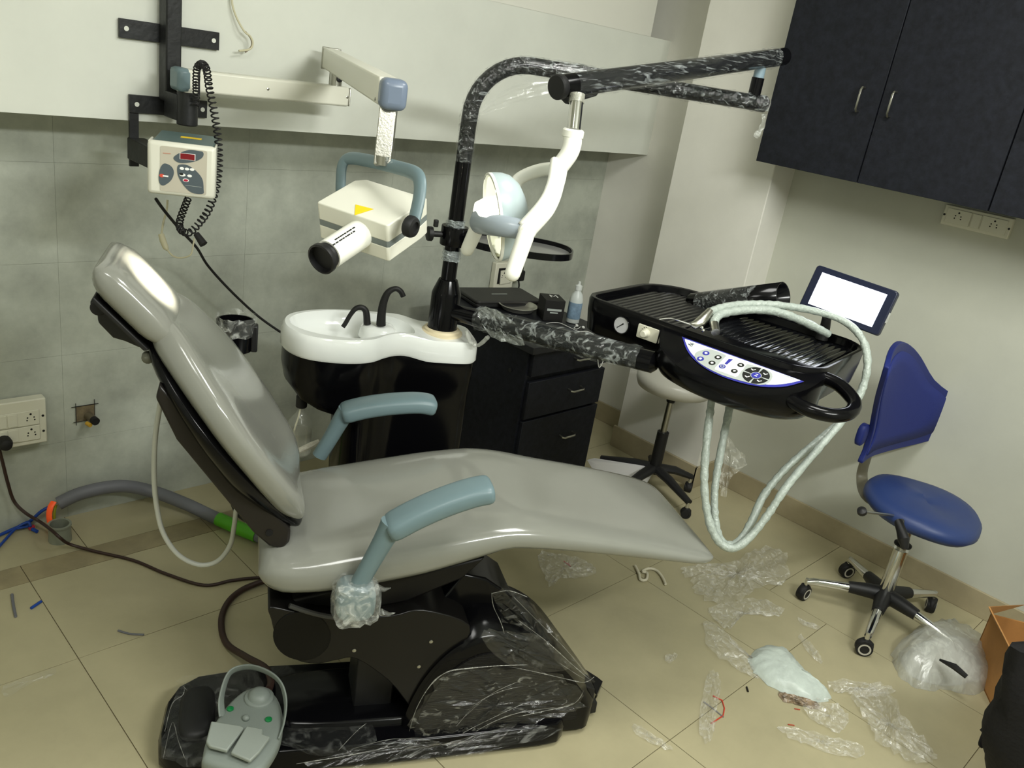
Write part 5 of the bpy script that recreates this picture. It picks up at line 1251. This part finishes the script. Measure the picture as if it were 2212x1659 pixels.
tag(MB().prism([PZ(x, y, z) for x, y, z in ((1268, 994, .085), (1284, 990, .092), (1418, 1011, .12), (1396, 1046, .0), (1300, 1046, .0))], V((0, 0, .0012))).build('paper_sheet', mat('white_paper', (222, 221, 220), .6)), 'white paper sheet propped on the stool base beyond the leg rest', 'paper')

# ================================================================== packaging litter
def litter(label, pxs, amp=.02, m=FILMF, rings=6, per=5, z=.001):
    return tag(sheet([PZ(x, y, z) for x, y in pxs], rings, per, amp, .002).build('plastic_film', m, flat=True), label, 'plastic film')
litter('shiny crumpled clear film right of the leg rest tip', ((1470, 1232), (1520, 1222), (1585, 1214), (1640, 1186), (1690, 1196), (1704, 1236), (1690, 1262), (1640, 1270), (1600, 1300), (1540, 1306), (1504, 1282), (1490, 1255)))
litter('curved strip of clear film beside the hoses', ((1530, 1320), (1560, 1306), (1640, 1296), (1690, 1320), (1672, 1334), (1630, 1324), (1592, 1340), (1576, 1362), (1556, 1352)), .01)
litter('long clear film running under the pale bag', ((1520, 1356), (1536, 1346), (1562, 1366), (1600, 1410), (1660, 1440), (1770, 1494), (1790, 1512), (1740, 1512), (1640, 1470), (1580, 1440), (1526, 1402)), .012)
litter('crumpled clear film in the lower right foreground', ((1840, 1500), (1880, 1486), (1930, 1510), (1950, 1560), (2000, 1606), (2022, 1640), (1990, 1655), (1930, 1630), (1890, 1600), (1868, 1560), (1850, 1530)))
litter('torn clear film just right of the pale bag', ((1786, 1476), (1850, 1474), (1920, 1486), (1926, 1500), (1870, 1512), (1826, 1500), (1800, 1496)), .015)
litter('ragged clear film below the pale bag', ((1730, 1528), (1790, 1520), (1826, 1540), (1830, 1570), (1804, 1584), (1760, 1560)), .012)
litter('flat clear film nearest the bottom edge', ((1682, 1572), (1730, 1578), (1800, 1596), (1858, 1612), (1856, 1640), (1810, 1634), (1740, 1610), (1700, 1594)), .01)
litter('narrow clear film beside the red wire', ((1532, 1450), (1552, 1462), (1556, 1490), (1548, 1540), (1540, 1592), (1522, 1606), (1508, 1570), (1514, 1520)), .008)
litter('thin clear film scrap right of the base plate', ((1364, 1566), (1384, 1572), (1420, 1596), (1452, 1618), (1440, 1622), (1400, 1604), (1370, 1584)), .008)
litter('clear film under the middle of the leg rest', ((1165, 1196), (1215, 1200), (1262, 1212), (1290, 1234), (1250, 1252), (1210, 1250), (1190, 1272), (1172, 1240)), .01)
litter('small clear film scrap right of the base foot', ((1436, 1420), (1456, 1414), (1462, 1424), (1446, 1434), (1438, 1430)), .01)
litter('clear film strip near the blue chair wheels', ((1722, 1336), (1738, 1344), (1770, 1354), (1764, 1362), (1734, 1352)), .008)
litter('sparkling film shred pointing at the pale bag', ((1724, 1380), (1734, 1376), (1766, 1410), (1774, 1434), (1752, 1420)), .008)
litter('thin tape-like film lying on the left floor tile', ((10, 1484), (60, 1464), (116, 1446), (118, 1458), (64, 1480), (14, 1508)), .002, film('faint_film', .04, .25, 40))
def mound(pxs, h, m, z0=.001, per=4, rings=9, jit=.006, sharp=.6, shift=(0, 0)):
    out = spline([PZ(x, y, z0) for x, y in pxs], per, True); c = sum(out, V((0, 0, 0))) / len(out); mb = MB(); rs = []
    for i in range(rings + 1):
        t = 1 - i / (rings + .4); zz_ = h * max(0.0, 1 - t ** 2.2) ** sharp
        rs.append([c + (p - c) * t + UP * (zz_ + random.uniform(-jit, jit) * (t if i else 0)) + V((random.uniform(-jit, jit), random.uniform(-jit, jit), 0)) * t + V((shift[0] * (1 - t), shift[1] * (1 - t), 0)) for p in out])
    mb.rings(rs, False); o = len(mb.v); n = len(out); mb.v.append(c + UP * h + V((shift[0], shift[1], 0)))
    for k in range(n): mb.f.append((rings * n + k, rings * n + (k + 1) % n, o))
    return mb
bagm = mat('pale_blue_white_bag', (200, 210, 202), .35, vary=.08, vscale=12, bump=.5, bscale=18)
tag(mound(((1622, 1412), (1648, 1400), (1690, 1404), (1716, 1432), (1742, 1460), (1784, 1496), (1794, 1508), (1772, 1518), (1720, 1508), (1672, 1488), (1636, 1460), (1620, 1436)), .045, bagm, jit=.005).build('pale_bag', bagm, smooth=70), 'pale milky crumpled bag flattened on the floor tiles', 'bag')
tag(mound(((1684, 1498), (1720, 1506), (1766, 1520), (1762, 1532), (1720, 1522), (1690, 1512)), .012, bagm).build('torn_label', mat('brown_silver_paper', (140, 122, 100), .3, vary=.4, vscale=40), flat=True), 'torn brown and silver wrapper under the pale bag edge', 'wrapper')
bg_ = thing('packing_bag', 'big translucent bag of foam beside the cardboard box', 'bag', PZ(2040, 1470, 0))
bigo = ((1926, 1432), (1940, 1398), (1990, 1370), (2060, 1366), (2120, 1400), (2152, 1450), (2140, 1490), (2090, 1500), (2040, 1490), (1990, 1486), (1944, 1466))
mound(bigo, .115, FILMB, jit=.011, sharp=.6, shift=(.03, .04)).build('bag', FILMB, bg_, smooth=60)
mound(((1946, 1432), (1970, 1405), (2050, 1390), (2110, 1410), (2130, 1450), (2080, 1480), (1990, 1472)), .085, FILMB, jit=.004).build('foam_inside', mat('off_white_foam', (196, 196, 186), .7), bg_, smooth=60)
MB().tube([PZ(2030, 1425, .10), PZ(2062, 1440, .11), PZ(2088, 1462, .10)], [.004, .011, .008], 8).build('dark_tube_inside', BLACKM, bg_)
card = mat('cardboard', (178, 128, 72), .75, vary=.06, vscale=8, bump=.05, bscale=90)
cbx_ = thing('cardboard_box', 'brown cardboard box at the right edge of the frame', 'box', PZ(2240, 1500, 0))
k0 = PZ(2150, 1545, 0); dx_ = V((.55, -.83, 0)).normalized(); dy_ = V((.83, .55, 0)).normalized()
zt_ = .20
MB().prism([k0 + dx_ * 0, k0 + dx_ * .36, k0 + dx_ * .36 + UP * zt_, k0 + UP * zt_], dy_ * .006).build('front_panel', card, cbx_)
MB().prism([k0, k0 + dy_ * .28, k0 + dy_ * .28 + UP * zt_, k0 + UP * zt_], dx_ * .006).build('side_panel', card, cbx_)
MB().prism([k0 + dx_ * .354, k0 + dx_ * .354 + dy_ * .28, k0 + dx_ * .354 + dy_ * .28 + UP * zt_, k0 + dx_ * .354 + UP * zt_], dx_ * .006).build('side_panel', card, cbx_)
MB().prism([k0 + dy_ * .274, k0 + dx_ * .36 + dy_ * .274, k0 + dx_ * .36 + dy_ * .274 + UP * zt_, k0 + dy_ * .274 + UP * zt_], dy_ * .006).build('back_panel', card, cbx_)
fA, fB = k0 + UP * zt_, k0 + dy_ * .28 + UP * zt_
MB().prism([fA, fB, PD(2212, 1306, (fB - CAM).dot(FWD) + .02), PD(2135, 1310, (fA - CAM).dot(FWD) + .05)], dx_ * .005).build('raised_flap', card, cbx_)
MB().prism([k0 + UP * .001, k0 + dx_ * .36 + UP * .001, k0 + dx_ * .36 + dy_ * .28 + UP * .001, k0 + dy_ * .28 + UP * .001], UP * .005).build('bottom_panel', card, cbx_)
left = [(1395, 2222), (1420, 2196), (1460, 2176), (1520, 2158), (1570, 2146), (1600, 2128), (1640, 2120), (1690, 2130), (1760, 2140)]
fh = V((FWD.x, FWD.y, 0)).normalized(); rh = V((fh.y, -fh.x, 0)); rs = []
cbl = mat('black_cloth', (13, 12, 14), .85, bump=.3, bscale=60)
p_base = PZ(2300, 1790, 0)
ztop = .58
for i in range(16):
    t = i / 15; z = ztop * (1 - t)
    # distance kept near that of the bag foot so that it stands on the floor
    dd_ = (p_base + UP * z - CAM).dot(FWD)
    yv = proj(p_base + UP * z)[1]
    lx = interp([(a, b) for a, b in left], yv)
    c = p_base + UP * z; xr_ = max(.02, (proj(c)[0] - lx) * dd_ / FOC) if i else .05
    rs.append([c + rh * (xr_ * math.cos(a)) * (1 + random.uniform(-.03, .03)) + fh * (.14 * min(1, .35 + t * 2) * math.sin(a)) for a in [2 * math.pi * k / 22 for k in range(22)]])
bk_ = thing('black_bag', 'black cloth bag standing in the bottom right corner', 'bag', p_base)
MB().rings(rs).build('body', cbl, bk_, smooth=60)
for pts in (((2134, 1562), (2128, 1580), (2118, 1606), (2122, 1612)), ((2140, 1556), (2134, 1568), (2120, 1580))):
    MB().tube(spline([PD(x, y, (p_base - CAM).dot(FWD)) for x, y in pts], 4), .006, 8).build('strap_end', cbl, bk_)
